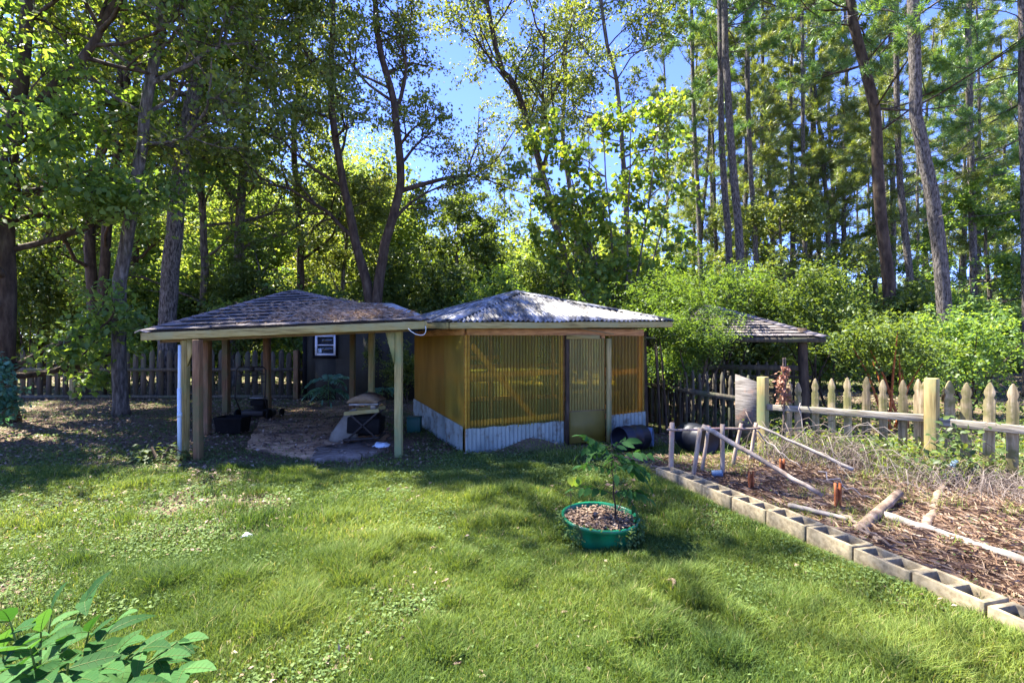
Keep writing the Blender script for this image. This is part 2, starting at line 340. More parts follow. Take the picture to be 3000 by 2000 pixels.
def grass_amount(x, y):
    x = np.asarray(x, float); y = np.asarray(y, float); n = vn(x, y, 21, .8, 4)
    g = sstep(-1.6, .6, (x + 2.3 + (n - .5) * 3.5 - sstep(7, 3, y) * .6))
    g = np.maximum(g, .5 * sstep(.42, .6, vn(x, y, 33, .7, 3)))
    pav = sstep(6.6, 7.4, y + .4 * (n - .5)) * sstep(13.5, 11.5, y) * sstep(-.9, -1.6, x + .4 * (y - 7.3)) * sstep(-5.8, -4.7, x + .4 * (y - 7.3))
    g = g * (1 - pav)
    g = g * sstep(7.9, 7.1, y - .35 * x * (x > 0)) + .45 * sstep(-1.5, 0, x + .4 * (y - 7.3)) * sstep(7.8, 8.5, y) * sstep(14, 10, y) * (x < -.8)
    g = g * (1 - in_bed(x, y))
    g = g + .5 * (side(x, y, FA, FB) < 0) * 0
    fz = (-side(x, y, FA, FB) / (FB - FA).length) < -.35
    g = np.where(fz & (y < 12) & (x > 2.5), .45 * sstep(.35, .6, n), g)
    g = g * (1 - .75 * np.exp(-((x - .68) ** 2 + (y - 3.72) ** 2) / .07))
    g = g * (.55 + .6 * sstep(.3, .6, vn(x, y, 77, 1.6, 3)))
    return np.clip(g, 0, 1)
gx = np.concatenate([-np.geomspace(300, 16.5, 26), np.arange(-16, 16.01, .11), np.geomspace(16.5, 300, 26)])
gy = np.concatenate([[-60, -30, -12, -5, -2, -.5], np.arange(.2, 17.01, .11), np.geomspace(17.5, 400, 40)])
X, Y_ = np.meshgrid(gx, gy); nx, ny = len(gx), len(gy)
co = np.stack([X.ravel(), Y_.ravel(), gz(X, Y_).ravel()], 1)
ii = (np.arange(ny - 1)[:, None] * nx + np.arange(nx - 1)[None, :]).ravel()
fl = np.stack([ii, ii + 1, ii + 1 + nx, ii + nx], 1).ravel()
g_att = np.clip(grass_amount(X, Y_).ravel() * 1.1, 0, 1)
g_att = np.where(Y_.ravel() > 14, .35 + .4 * (vn(X.ravel(), Y_.ravel(), 4, .3, 3) > .5), g_att)
me = np_mesh('ground', co, fl, np.arange(len(ii)) * 4, g_att, True)
tag(link('ground', me, M['ground']), kind='structure')

# concrete floor under the pavilion
def flat_poly(name, pts, mat, zt, kind='structure', thick=.05, n=14):
    mb = MB(); k = len(pts); c = sum((Vector((p[0], p[1], 0)) for p in pts), Vector()) / k
    ring = []
    for i in range(k):
        a, b_ = Vector((pts[i][0], pts[i][1], 0)), Vector((pts[(i + 1) % k][0], pts[(i + 1) % k][1], 0))
        for j in range(n):
            p = a.lerp(b_, j / n); p += Vector((random.uniform(-.03, .03), random.uniform(-.05, .05), 0)); ring.append(p)
    m_ = len(ring)
    vs = [p + Vector((0, 0, zt)) for p in ring] + [p + Vector((0, 0, zt - thick)) for p in ring] + [c + Vector((0, 0, zt))]
    fs = [(i, (i + 1) % m_, 2 * m_) for i in range(m_)] + [(i, i + m_, (i + 1) % m_ + m_, (i + 1) % m_) for i in range(m_)]
    mb.add(vs, fs); o = mb.build(name, mat); tag(o, kind=kind); return o
random.seed(3)
q = [gp(770, 1216), gp(1035, 1186), gp(1150, 1262), gp(1110, 1325), gp(890, 1345), gp(720, 1318)]
flat_poly('concrete_floor', [(p.x, p.y) for p in q], M['slab'], .035, thick=.12)
q = [gp(930, 1318), gp(1090, 1292), gp(1140, 1322), gp(1040, 1345), gp(910, 1352)]
flat_poly('concrete_path', [(p.x, p.y) for p in q], M['slab_grey'], .045, thick=.12)

# ------------------------------------------------------------------ shingled and corrugated hip roofs
def tri_frame(a, b, c):
    """eave a->b, apex c: returns length, u, up-slope direction, slope height, foot of apex along eave, normal"""
    a, b, c = Vector(a), Vector(b), Vector(c); L = (b - a).length; u = (b - a) / L
    foot = (c - a).dot(u); up = (c - a) - u * foot; H = up.length; up = up / H; n = u.cross(up)
    if n.z < 0: n = -n
    return a, L, u, up, H, foot, n
def shingle_face(mb, a, b, c, courses=12, tab=.24):
    a, L, u, up, H, foot, n = tri_frame(a, b, c)
    for k in range(courses):
        h0, h1 = H * k / courses, H * (k + 1) / courses
        def lim(h): t = h / H; return foot * t, L - (L - foot) * t
        s0, s1 = lim(h0); t0, t1 = lim(h1); off = (k % 2) * tab / 2 + random.uniform(-.03, .03)
        x = s0; first = True
        while x < s1 - 1e-4:
            nx_ = min(s1, (math.floor((x - off) / tab + 1e-4) + 1) * tab + off)
            if nx_ - x < .01: nx_ = min(s1, nx_ + tab)
            m0 = max(x, t0); m1 = min(nx_, t1)
            if m1 < m0: m0 = m1 = min(max((x + nx_) / 2, t0), t1)
            lift = .026 + random.uniform(-.002, .006); dr = random.uniform(-.004, .006)
            p = lambda s, h, l: a + u * s + up * h + n * l
            g = .002; vv = random.uniform(.25, 1)
            mb.add([p(x + g, h0 - .008 + dr, lift), p(nx_ - g, h0 - .008 + dr, lift), p(m1 - g, h1 + .01, .004), p(m0 + g, h1 + .01, .004),
                    ], [(0, 1, 2, 3)], vv)
            mb.add([p(x + g, h0 - .008 + dr, 0), p(nx_ - g, h0 - .008 + dr, 0), p(nx_ - g, h0 - .008 + dr, lift), p(x + g, h0 - .008 + dr, lift)], [(0, 1, 2, 3)], 0.0)  # near-black lip face: asphalt edge, darkened to draw each course's shadow line
            x = nx_
def deck_face(mb, pts): mb.add(pts, [tuple(range(len(pts)))])
def hip_caps(mb, a, c, wd=.13, step=.16):
    a, c = Vector(a), Vector(c); L = (c - a).length; d = (c - a) / L; k = int(L / step)
    sd = d.cross(Vector((0, 0, 1))).normalized(); u = sd.cross(d).normalized()
    if u.z < 0: u = -u
    for i in range(k):
        p0 = a + d * (i * step - .02); p1 = a + d * ((i + 1) * step + .01); l0, l1 = .034, .018; dr = -.035
        mb.add([p0 - sd * wd + u * (l0 + dr), p0 + u * l0, p0 + sd * wd + u * (l0 + dr), p1 - sd * wd + u * (l1 + dr), p1 + u * l1, p1 + sd * wd + u * (l1 + dr),
                p0 - sd * wd + u * (l0 + dr - .012), p0 + u * (l0 - .012), p0 + sd * wd + u * (l0 + dr - .012)],
               [(0, 1, 4, 3), (1, 2, 5, 4), (6, 7, 1, 0), (7, 8, 2, 1)])
def corr_face(mb, a, b, c, pitch=.078, amp=.015, over=.03):
    a, L, u, up, H, foot, n = tri_frame(a, b, c); ns = int(L / pitch * 6); vs = []
    for i in range(ns + 1):
        s = L * i / ns
        h = H * (s / foot if s < foot else (L - s) / (L - foot)); h = max(0, h)
        d = amp * math.sin(2 * math.pi * s / pitch) + amp
        lo = -over + .008 * math.sin(s * 3.1) + (.012 if int(s / .62) % 2 else 0)
        for t in (0, .33, .66, 1):
            vs.append(a + u * s + up * (lo + (h + over) * t) + n * (d + (.01 if int(s / .62) % 2 else 0)))
    fs = [(4 * i + j, 4 * i + 4 + j, 4 * i + 5 + j, 4 * i + 1 + j) for i in range(ns) for j in range(3)]
    mb.add(vs, fs, .5)

# ------------------------------------------------------------------ pavilion
random.seed(11)
FL = at(415, 972, 7.05); FR = at(1248, 937, 7.05)
BL = FL + Vector((-1.95, 5.0, .06)); BR = FR + Vector((-1.95, 5.0, .05)); AP = at(857, 851, 9.55)
pav = thing('pavilion', 'open wooden pavilion with brown shingle hip roof on slim posts', 'pavilion', (-3.9, 9.4, 0))
mb = MB()
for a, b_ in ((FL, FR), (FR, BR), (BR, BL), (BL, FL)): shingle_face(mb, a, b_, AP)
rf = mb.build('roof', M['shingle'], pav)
mb = MB()
dn = Vector((0, 0, -.012))
for a, b_ in ((FL, FR), (FR, BR), (BR, BL), (BL, FL)): deck_face(mb, [a + dn, b_ + dn, AP + dn])
mb.build('roof_deck', M['beam_dark'], rf)
mb = MB()
for a in (FL, FR, BL, BR): hip_caps(mb, a, AP)
mb.build('hip_cap', M['shingle_cap'], rf)
cen = (FL + FR + BL + BR) / 4
def ins(p, k, dz): q_ = p.lerp(Vector((cen.x, cen.y, p.z)), k); return q_ + Vector((0, 0, dz))
for a, b_, nm in ((FL, FR, 'fascia'), (FR, BR, 'fascia'), (BR, BL, 'fascia'), (BL, FL, 'fascia')):
    mb = MB(); d = (b_ - a).normalized(); e = .018
    mb.beam(a + Vector((0, 0, -.068)) + d * e, b_ + Vector((0, 0, -.068)) - d * e, .035, .105, wob=.002); mb.build(nm, M['wood_green'], pav, bevel=.004)
for a, b_ in ((FL, FR), (FR, BR), (BR, BL), (BL, FL)):
    mb = MB(); a2, b2 = ins(a, .1, -.15), ins(b_, .1, -.15); d = (b2 - a2).normalized()
    a2.z += .025; b2.z += .025; mb.beam(a2 + d * .03, b2 - d * .03, .05, .055, wob=.002); mb.build('beam', M['beam_dark'], pav, bevel=.004)
mb = MB()
for t in np.linspace(.08, .92, 9):
    for a, b_ in ((FL, FR), (BL, BR), (FL, BL), (FR, BR)):
        e_ = a.lerp(b_, float(t)); mb.beam(ins(e_, .02, -.06), ins(e_, .9, -.06) .lerp(AP + Vector((0, 0, -.06)), .85), .035, .07)
mb.build('rafter', M['beam_dark'], pav)
def zroof(x, y):   # underside height of eave plane by position
    t = (x - FL.x + .39 * (y - 7.05)) / (FR.x - FL.x); return FL.z + (FR.z - FL.z) * max(0, min(1, t)) - .20
posts = [(540, 1349, 7.22, .09, 'post_new'), (581, 1360, 7.02, .095, 'post_red'), (605, 1274, 9.03, .12, 'post_red'), (663, 1211, 11.6, .13, 'post_red'),
         (784, 1199, 11.9, .13, 'post_red'), (1032, 1192, 11.9, .11, 'post_red'), (1088, 1187, 11.7, .12, 'post_new'), (1168, 1330, 7.35, .10, 'post_new')]
for px, py, Y, wd, mt in posts:
    x = (px - 1500) / F * Y; mb = MB(); zt = zroof(x, Y) + (.0 if Y < 9 else .12)
    mb.beam((x, Y, G(x, Y) - .1), (x + random.uniform(-.02, .02), Y, zt + .06), wd, wd * .95, up=(.1, 1, 0), wob=.002)
    mb.build('post', M[mt], pav, bevel=.005)
def knee(x, Y, z0, z1, dx):
    mb = MB(); t = .02
    tri = [(x, z0), (x + dx, z1), (x, z1)]
    vs = [Vector((a, Y - t, c_)) for a, c_ in tri] + [Vector((a, Y + t, c_)) for a, c_ in tri]
    mb.add(vs, [(0, 1, 2), (5, 4, 3), (0, 3, 4, 1), (1, 4, 5, 2), (2, 5, 3, 0)]); mb.build('brace', M['post_new'], pav)
knee(at(546, 0, 7.22).x, 7.2, 1.22, 1.68, .17); knee(at(1157, 0, 7.33).x, 7.3, 1.32, 1.80, -.13)
# pipe, cable
mb = MB(); p = gp(528, 1347)
mb.tube([(p.x, 7.12, -.05), (p.x - .005, 7.12, 1.0)], .026, 12); mb.tube([(p.x - .005, 7.12, .62), (p.x, 7.12, 1.6)], .021, 12); mb.tube([(p.x + .0, 7.12, .60), (p.x, 7.12, .66)], .031, 12)
tag(mb.build('drain_pipe', M['pvc'], smooth=True), 'pale blue-white plastic pipe strapped against the left front pavilion post', 'pipe')
mb = MB(); c0 = at(1200, 962, 7.05)
pts = [c0 + Vector((.26 * t, .02 * math.sin(5 * t), -.14 * math.sin(math.pi * t ** .8) * 1.0 + (.1 * t))) for t in np.linspace(0, 1, 16)]
pts = [at(x, y, 6.98) for x, y in ((1196, 962), (1205, 971), (1218, 979), (1232, 982), (1242, 980), (1247, 973), (1248, 963), (1246, 955))]
mb.tube(pts, .006, 6); tag(mb.build('cable', M['wire'], smooth=True), 'looped grey cable hanging from the pavilion roof corner', 'cable')

def leafquads(P, L, Wd, rng, down=.0, flat=0.0, lift=None):
    """N leaves: quads (4 verts) at points P with random orientation"""
    n = len(P); d = rng.normal(size=(n, 3)); d[:, 2] = d[:, 2] * (1 - flat) - down; d /= np.linalg.norm(d, axis=1)[:, None]
    up = rng.normal(size=(n, 3)) * (1 - .75 * flat) + np.array([0, 0, 1.0]) * (.6 + 2 * flat)
    s = np.cross(d, up); s /= np.linalg.norm(s, axis=1)[:, None] + 1e-9
    nn = np.cross(s, d)
    ls = (L * rng.uniform(.65, 1.25, n))[:, None]; ws = ls * (Wd / L) * .5
    a = P; c = P + d * ls - nn * ls * .12; m_ = P + d * ls * .42 + nn * ls * .06
    return np.stack([a, m_ + s * ws, c, m_ - s * ws], 1).reshape(-1, 3)
def quadmesh(name, V, vals, mat, parent=None, loc=None):
    n = len(V) // 4; o0 = np.array(org(parent)) if parent else 0
    me = np_mesh(name, V - o0, np.arange(n * 4), np.arange(n) * 4, np.repeat(vals, 4))
    return link(name, me, mat, parent, loc)
def leaf_cloud(name, P, L, Wd, mat, parent, seed, down=.2, flat=0.2, clump=None):
    rng = np.random.default_rng(seed); V = leafquads(P, L, Wd, rng, down, flat)
    v = rng.uniform(0, 1, len(P)) * .75 + .25 * (rng.uniform(0, 1, len(P)) ** 2)
    if clump is not None: v = np.clip(v * .6 + clump * .4, 0, 1)
    return quadmesh(name, V, v, mat, parent)

# pine straw on the pavilion roof
rng = np.random.default_rng(5)
def straw_on(P, nrm, L, wd, rng):
    n = len(P); u = rng.normal(size=(n, 3)); u -= nrm * (u @ nrm)[:, None]; u /= np.linalg.norm(u, axis=1)[:, None]
    u = u + nrm * rng.uniform(-.05, .35, n)[:, None]; s = np.cross(u, nrm); s /= np.linalg.norm(s, axis=1)[:, None]
    l = (L * rng.uniform(.5, 1.2, n))[:, None]; bend = np.cross(s, u) * l * .1
    return np.stack([P - s * wd, P + s * wd, P + u * l * .5 + s * wd + bend, P + u * l - bend * 0], 1).reshape(-1, 3)
a, L_, u_, up_, H_, ft, nn_ = tri_frame(FL, FR, AP)
S = np.concatenate([rng.normal([2.95, .42], [.42, .2], (2600, 2)), rng.normal([2.0, .9], [.6, .35], (350, 2)), rng.uniform([.2, 0], [3.7, 1.5], (220, 2)), rng.normal([2.5, .75], [.35, .25], (1100, 2))])
k = (S[:, 1] > -.02) & (S[:, 1] < H_ * np.minimum(S[:, 0] / ft, (L_ - S[:, 0]) / (L_ - ft)) + .02)
S = S[k]; P = np.array(a) + S[:, :1] * np.array(u_) + S[:, 1:] * np.array(up_) + np.array(nn_) * (.02 + rng.uniform(0, .03, len(S))[:, None])
o = quadmesh('pine_straw', straw_on(P, np.array(nn_), .13, .0035, rng), rng.uniform(.55, 1, len(P)), M['straw'])
tag(o, 'drift of dry pine needles lying on the pavilion roof', 'pine straw', kind='stuff')

# ------------------------------------------------------------------ corrugated shed
random.seed(21)
U = Vector((.935, .354, 0)).normalized(); V_ = Vector((-.40, .916, 0)).normalized(); C0 = Vector((-.70, 7.57, 0)); LW, LD = 3.14, 3.2
def sp_(s, t, z=0): return C0 + U * s + V_ * t + Vector((0, 0, z))
shed = thing('potting_shed', 'small shed of amber corrugated plastic walls with corrugated metal hip roof', 'shed', sp_(LW / 2, LD / 2))
ez = 1.93
e1, e2, e3, e4 = sp_(-.35, -.35, ez - .01), sp_(LW + .3, -.35, ez + .05), sp_(LW + .3, LD + .35, ez + .06), sp_(-.35, LD + .35, ez + .10)
ap1 = at(1513, 857, 9.4); ap2 = ap1
mb = MB()
for a, b_ in ((e1, e2), (e2, e3), (e3, e4), (e4, e1)): corr_face(mb, a, b_, ap1)
sr = mb.build('roof', M['metal_roof'], shed, thick=.002)
mb = MB()
for a in (e1, e2, e3, e4):
    d = (ap1 - a); sd = d.cross(Vector((0, 0, 1))).normalized() * .11
    for q0, q1 in ((0, .34), (.32, .67), (.65, 1.0)):
        A, B = a + d * q0, a + d * q1; l = Vector((0, 0, .045 + .004 * q0))
        mb.add([A - sd + l * .2, A + l, A + sd + l * .2, B - sd + l * .2, B + l, B + sd + l * .2], [(0, 1, 4, 3), (1, 2, 5, 4)])
mb.build('ridge_cap', M['metal_roof'], sr, thick=.002)
for a, b_ in ((e1, e2), (e2, e3), (e3, e4), (e4, e1)):
    mb = MB(); d = (b_ - a).normalized(); mb.beam(a + Vector((0, 0, -.05)) + d * .02, b_ + Vector((0, 0, -.05)) - d * .02, .035, .09, wob=.004)
    mb.build('fascia', M['wood_green'], shed, bevel=.004)
for (s0, t0, s1, t1) in ((0, .0, LW, .0), (LW, 0, LW, LD), (LW, LD, 0, LD), (0, LD, 0, 0)):
    mb = MB(); a, b_ = sp_(s0, t0, 1.80), sp_(s1, t1, 1.80); d = (b_ - a).normalized()
    mb.beam(a + d * .03, b_ - d * .03, .05, .11, wob=.003); mb.build('top_beam', M['board_red'], shed)
# framing: posts, rails, braces (parts)
def fr(p, q_, wd=.035, ht=.085, nm='wall_frame', up=(0, 0, 1)):
    mb = MB(); mb.beam(p, q_, wd, ht, up=up); mb.build(nm, M['frame_wood'], shed)
o_ = .035
for s, t in ((.05, .05), (1.62, .05), (2.36, .05), (LW - .05, .05), (.05, 1.1), (.05, 2.2), (.05, LD - .05), (LW - .05, 1.6), (LW - .05, LD - .05), (1.6, LD - .05)):
    fr(sp_(s, t, 0), sp_(s, t, 1.75), .07, .07, 'wall_post', up=V_)
for z in (.42, 1.12):
    fr(sp_(.09, .02, z + .02 * z), sp_(1.58, .02, z + .05)); fr(sp_(2.40, .02, z), sp_(LW - .09, .02, z + .04))
    fr(sp_(.02, .09, z), sp_(.02, LD - .09, z)); fr(sp_(.09, LD - .05, z), sp_(LW - .09, LD - .05, z)); fr(sp_(LW - .05, .09, z), sp_(LW - .05, LD - .09, z))
fr(sp_(.12, .045, 1.60), sp_(1.15, .045, .44), .03); fr(sp_(.045, .15, .5), sp_(.045, 1.0, 1.7), .03); fr(sp_(.3, LD - .3, 1.3), sp_(1.7, LD - .3, 1.32)); fr(sp_(.2, 1.6, .95), sp_(1.3, 1.6, .97))
def corr_wall(name, mat, p, q_, z0, z1, pitch=.066, amp=.009, off=.0, zfun0=None, zfun1=None):
    p, q_ = Vector(p), Vector(q_); L = (q_ - p).length; u = (q_ - p) / L; n = Vector((u.y, -u.x, 0)); ns = max(6, int(L / pitch * 8)); vs = []
    for i in range(ns + 1):
        s = L * i / ns; d = off + amp * math.sin(2 * math.pi * s / pitch)
        zz0 = zfun0(s / L) if zfun0 else z0; zz1 = zfun1(s / L) if zfun1 else z1
        for t in (0, .5, 1): vs.append(p + u * s + n * (d + .004 * math.sin(3 * s + t * 2)) + Vector((0, 0, zz0 + (zz1 - zz0) * t)))
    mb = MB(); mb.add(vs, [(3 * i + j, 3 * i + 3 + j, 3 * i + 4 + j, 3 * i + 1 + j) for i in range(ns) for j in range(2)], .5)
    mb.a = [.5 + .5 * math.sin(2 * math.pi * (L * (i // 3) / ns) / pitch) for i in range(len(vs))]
    return mb.build(name, mat, shed, smooth=True)
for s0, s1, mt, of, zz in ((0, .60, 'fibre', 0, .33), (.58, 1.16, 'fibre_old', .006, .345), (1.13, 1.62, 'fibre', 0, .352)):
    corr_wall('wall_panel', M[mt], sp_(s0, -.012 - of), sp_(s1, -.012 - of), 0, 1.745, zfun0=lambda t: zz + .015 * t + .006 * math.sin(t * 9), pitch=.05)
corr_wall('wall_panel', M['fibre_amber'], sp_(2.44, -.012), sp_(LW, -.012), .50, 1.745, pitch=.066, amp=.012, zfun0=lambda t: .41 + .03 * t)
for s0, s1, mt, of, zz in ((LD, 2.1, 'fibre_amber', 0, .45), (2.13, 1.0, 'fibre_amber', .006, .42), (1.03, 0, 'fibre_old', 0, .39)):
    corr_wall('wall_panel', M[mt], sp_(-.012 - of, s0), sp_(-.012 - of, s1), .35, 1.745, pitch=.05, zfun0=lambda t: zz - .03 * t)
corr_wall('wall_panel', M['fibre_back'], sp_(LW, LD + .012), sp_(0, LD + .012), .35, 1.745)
corr_wall('wall_panel', M['fibre_back'], sp_(LW + .012, 0), sp_(LW + .012, LD), .35, 1.745)
corr_wall('metal_skirt', M['skirt'], sp_(0, -.034), sp_(1.62, -.034), -.08, .36, zfun1=lambda t: .36 + .035 * t + .006 * math.sin(t * 30), pitch=.066)
corr_wall('metal_skirt', M['skirt'], sp_(2.44, -.034), sp_(LW + .02, -.034), -.08, .44, zfun1=lambda t: .44 + .03 * t, pitch=.075, amp=.013)
corr_wall('metal_skirt', M['skirt'], sp_(-.034, LD), sp_(-.034, 0), -.08, .46, zfun1=lambda t: .48 - .09 * t)
corr_wall('metal_skirt', M['skirt'], sp_(LW + .034, 0), sp_(LW + .034, LD), -.08, .42)
corr_wall('metal_skirt', M['skirt'], sp_(LW, LD + .034), sp_(0, LD + .034), -.08, .42)
# door
dr = corr_wall('door', M['fibre_clear'], sp_(1.70, -.06), sp_(2.34, -.06), .55, 1.70, pitch=.05, amp=.006)
mb = MB()
for s in (1.72, 2.32): mb.beam(sp_(s, -.03, .02), sp_(s, -.03, 1.70), .05, .03, up=V_)
for z in (.05, .52, .74, 1.66): mb.beam(sp_(1.75, -.032, z), sp_(2.29, -.032, z), .03, .05)
mb.build('door_frame', M['tan_board'], dr)
mb = MB(); mb.add([sp_(1.70, -.055, .03), sp_(2.34, -.055, .03), sp_(2.34, -.055, .53), sp_(1.70, -.055, .53)], [(0, 1, 2, 3)], .5); mb.build('door_panel', M['fibre_clear'], dr, thick=.006)
mb = MB(); mb.beam(sp_(1.655, -.06, 0), sp_(1.655, -.06, 1.74), .05, .05, up=V_, wob=.006); mb.build('door_post', M['bark_dark'], shed)
mb = MB(); mb.beam(sp_(2.395, -.09, .0), sp_(2.395, -.09, 1.70), .075, .05, up=V_, wob=.002); mb.build('door_post', M['post_new'], shed)
mb = MB(); mb.beam(sp_(1.63, -.085, 1.72), sp_(2.22, -.085, 1.72), .03, .065); mb.build('door_lintel', M['wood_green'], shed)
mb = MB()
a, b_ = at(1700, 961, 7.95), at(1925, 990, 9.2)
mb.tube([a.lerp(b_, t) + Vector((0, 0, -.03 * math.sin(math.pi * t))) for t in np.linspace(0, 1, 8)], .006, 5)
tag(mb.build('clothesline', M['wire_dark']), 'thin clothesline running from under the metal roof to the dark post', 'clothesline')

# ------------------------------------------------------------------ dark cottage behind
random.seed(31)
bx, by = -5.85, 14.4
ck = thing('garden_cottage', 'dark olive painted outbuilding with small white window behind the pavilion', 'outbuilding', (bx + 1.6, by + 1.5, 0))
def wallbox(mb, x0, x1, y0, y1, z0, z1): mb.box(((x0 + x1) / 2, (y0 + y1) / 2, (z0 + z1) / 2), (x1 - x0, y1 - y0, z1 - z0))
mb = MB(); x0, x1 = bx, bx + 3.3
wx0, wx1, wz0, wz1 = at(924, 0, by).x, at(984, 0, by).x, at(0, 1041, by).z, at(0, 981, by).z
wallbox(mb, x0, wx0, by, by + .1, 0, 2.25); wallbox(mb, wx1, x1, by, by + .1, 0, 2.25); wallbox(mb, wx0, wx1, by, by + .1, 0, wz0); wallbox(mb, wx0, wx1, by, by + .1, wz1, 2.25)
wallbox(mb, x0, x0 + .1, by + .1, by + 3, 0, 2.25); wallbox(mb, x1 - .1, x1, by + .1, by + 3, 0, 2.25); wallbox(mb, x0, x1, by + 3, by + 3.1, 0, 2.25)
mb.build('wall', M['dark_wall'], ck)
for ta, tb in ((x0 - .03, x0 + .08), (x1 - .08, x1 + .03)):
    mb = MB(); wallbox(mb, ta, tb, by - .025, by, 0, 2.25); mb.build('corner_trim', M['black'], ck)
wn = MB(); t = .055
wallbox(wn, wx0, wx0 + t, by - .03, by + .05, wz0, wz1); wallbox(wn, wx1 - t, wx1, by - .03, by + .05, wz0, wz1)
wallbox(wn, wx0 + t, wx1 - t, by - .03, by + .05, wz0, wz0 + t); wallbox(wn, wx0 + t, wx1 - t, by - .03, by + .05, wz1 - t, wz1); wallbox(wn, wx0 + t, wx1 - t, by - .02, by + .04, (wz0 + wz1) / 2 - .012, (wz0 + wz1) / 2 + .02)
wo = wn.build('window', M['white_trim'], ck)
mb = MB(); wallbox(mb, wx0 + t, wx1 - t, by + .012, by + .018, wz0 + t, (wz0 + wz1) / 2 - .012); wallbox(mb, wx0 + t, wx1 - t, by + .022, by + .028, (wz0 + wz1) / 2 + .02, wz1 - t); mb.build('pane', M['glass'], wo)
mb = MB(); wallbox(mb, wx0 + .07, wx0 + .17, by + .004, by + .010, wz0 + .07, wz0 + .2); mb.build('paper_note', M['pvc'], wo)
mb = MB(); wallbox(mb, wx0 - .06, wx1 + .06, by - .035, by - .001, wz0 - .07, wz0); wallbox(mb, wx0 - .06, wx0, by - .03, by - .001, wz0, wz1 + .05); wallbox(mb, wx1, wx1 + .06, by - .03, by - .001, wz0, wz1 + .05); mb.build('window_surround', M['black'], wo)
mb = MB(); rz = at(0, 889, 15.5).z
A0, A1, R0, R1, B0, B1 = Vector((x0 - .2, by - .35, 2.2)), Vector((x1 + .35, by - .35, 2.2)), Vector((x0 + .8, by + 1.2, rz)), Vector((x1 - 1.1, by + 1.2, rz)), Vector((x0 - .2, by + 3.4, 2.2)), Vector((x1 + .35, by + 3.4, 2.2))
mb.add([A0, A1, R1, R0, B0, B1], [(0, 1, 2, 3), (3, 2, 5, 4), (1, 5, 2), (4, 0, 3)]); mb.build('roof', M['pale_roof'], ck, thick=.04)

# ------------------------------------------------------------------ overgrown gazebo on the right
random.seed(41)
oz = 1.72
gaz = thing('overgrown_gazebo', 'weathered shingle roofed gazebo half swallowed by vines behind the picket fence', 'gazebo', (4.6, 11.0, 0))
gFR = at(2418, 986, 9.2); gFL = at(1985, 985, 9.9) + Vector((-.1, .2, 0)); gBR = gFR + Vector((-.3, 3.9, .05)); gBL = gFL + Vector((-.3, 3.9, .05)); gAP = at(2075, 893, 11.4)
mb = MB()
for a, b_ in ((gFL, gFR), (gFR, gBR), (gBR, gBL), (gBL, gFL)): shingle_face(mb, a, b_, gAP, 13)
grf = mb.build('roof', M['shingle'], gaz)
mb = MB()
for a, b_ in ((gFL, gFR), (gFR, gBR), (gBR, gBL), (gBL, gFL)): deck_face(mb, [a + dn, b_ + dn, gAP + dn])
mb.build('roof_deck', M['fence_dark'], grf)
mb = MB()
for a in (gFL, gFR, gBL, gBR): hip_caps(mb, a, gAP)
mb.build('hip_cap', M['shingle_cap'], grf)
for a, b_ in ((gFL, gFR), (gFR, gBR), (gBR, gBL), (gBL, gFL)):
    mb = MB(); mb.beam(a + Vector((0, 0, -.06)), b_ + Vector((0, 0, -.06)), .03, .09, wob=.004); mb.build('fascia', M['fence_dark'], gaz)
for p in ((gFL + Vector((.35, .3, 0))), (gFR + Vector((-.25, .3, 0))), (gBR + Vector((-.3, -.3, 0))), (gBL + Vector((.3, -.3, 0))), Vector((3.02, 11.4, 0))):
    mb = MB(); mb.beam((p.x + .08, p.y, -.1), (p.x, p.y, 1.9), .12, .12, up=(0, 1, 0), wob=.01); mb.build('post', M['bark_dark'], gaz)
mb = MB(); mb.beam(at(2105, 1074, 10.4), at(2345, 1078, 10.0), .06, .10); mb.beam(at(1985, 1078, 10.6), at(2110, 1074, 10.5), .06, .08); mb.build('cross_beam', M['fence_dark'], gaz)
mb = MB(); mb.beam((2.42, 9.35, -.1), (2.36, 9.3, 1.82), .13, .13, up=(0, 1, 0), wob=.006)
tag(mb.build('wooden_post', M['bark_dark'], bevel=.006), 'dark square wooden post just outside the right corner of the amber shed', 'post')

# ------------------------------------------------------------------ picket fences
def picket(mb, p, ang, h, wd=.09, th=.02, head=True, lean=0.0):
    prof = []
    hw = wd / 2
    if head:
        half = [(hw, 0), (hw, h - .20), (hw * .76, h - .185), (hw * .72, h - .165), (hw * .98, h - .13), (hw * .94, h - .10), (hw * .5, h - .035), (hw * .2, h - .006), (0, h)]
    else:
        half = [(hw, 0), (hw, h - .13), (hw * .6, h - .045), (hw * .15, h)]
    prof = half + [(-x, z) for x, z in reversed(half[:-1])]
    c_, s_ = math.cos(ang), math.sin(ang); vs = []
    for sd in (-1, 1):
        for x, z in prof:
            xx = x + lean * z; vs.append((p[0] + c_ * xx - s_ * sd * th / 2, p[1] + s_ * xx + c_ * sd * th / 2, p[2] + z))
    n = len(prof); fs = [tuple(range(n - 1, -1, -1)), tuple(range(n, 2 * n))] + [(i, (i + 1) % n, n + (i + 1) % n, n + i) for i in range(n)]
    mb.add(vs, fs)
def flip(mb): mb.f = [tuple(reversed(f)) for f in mb.f]
random.seed(51)
D = (FB - FA).normalized(); ang = math.atan2(D.y, D.x); NB = Vector((-D.y, D.x))  # normal; picket side is away from camera
if NB.y < 0: NB = -NB
fence = thing('picket_fence', 'moss stained weathered wooden picket fence with pointed tops beside the garden bed', 'fence', (FB.x, FB.y, 0))
LF = (FB - FA).length
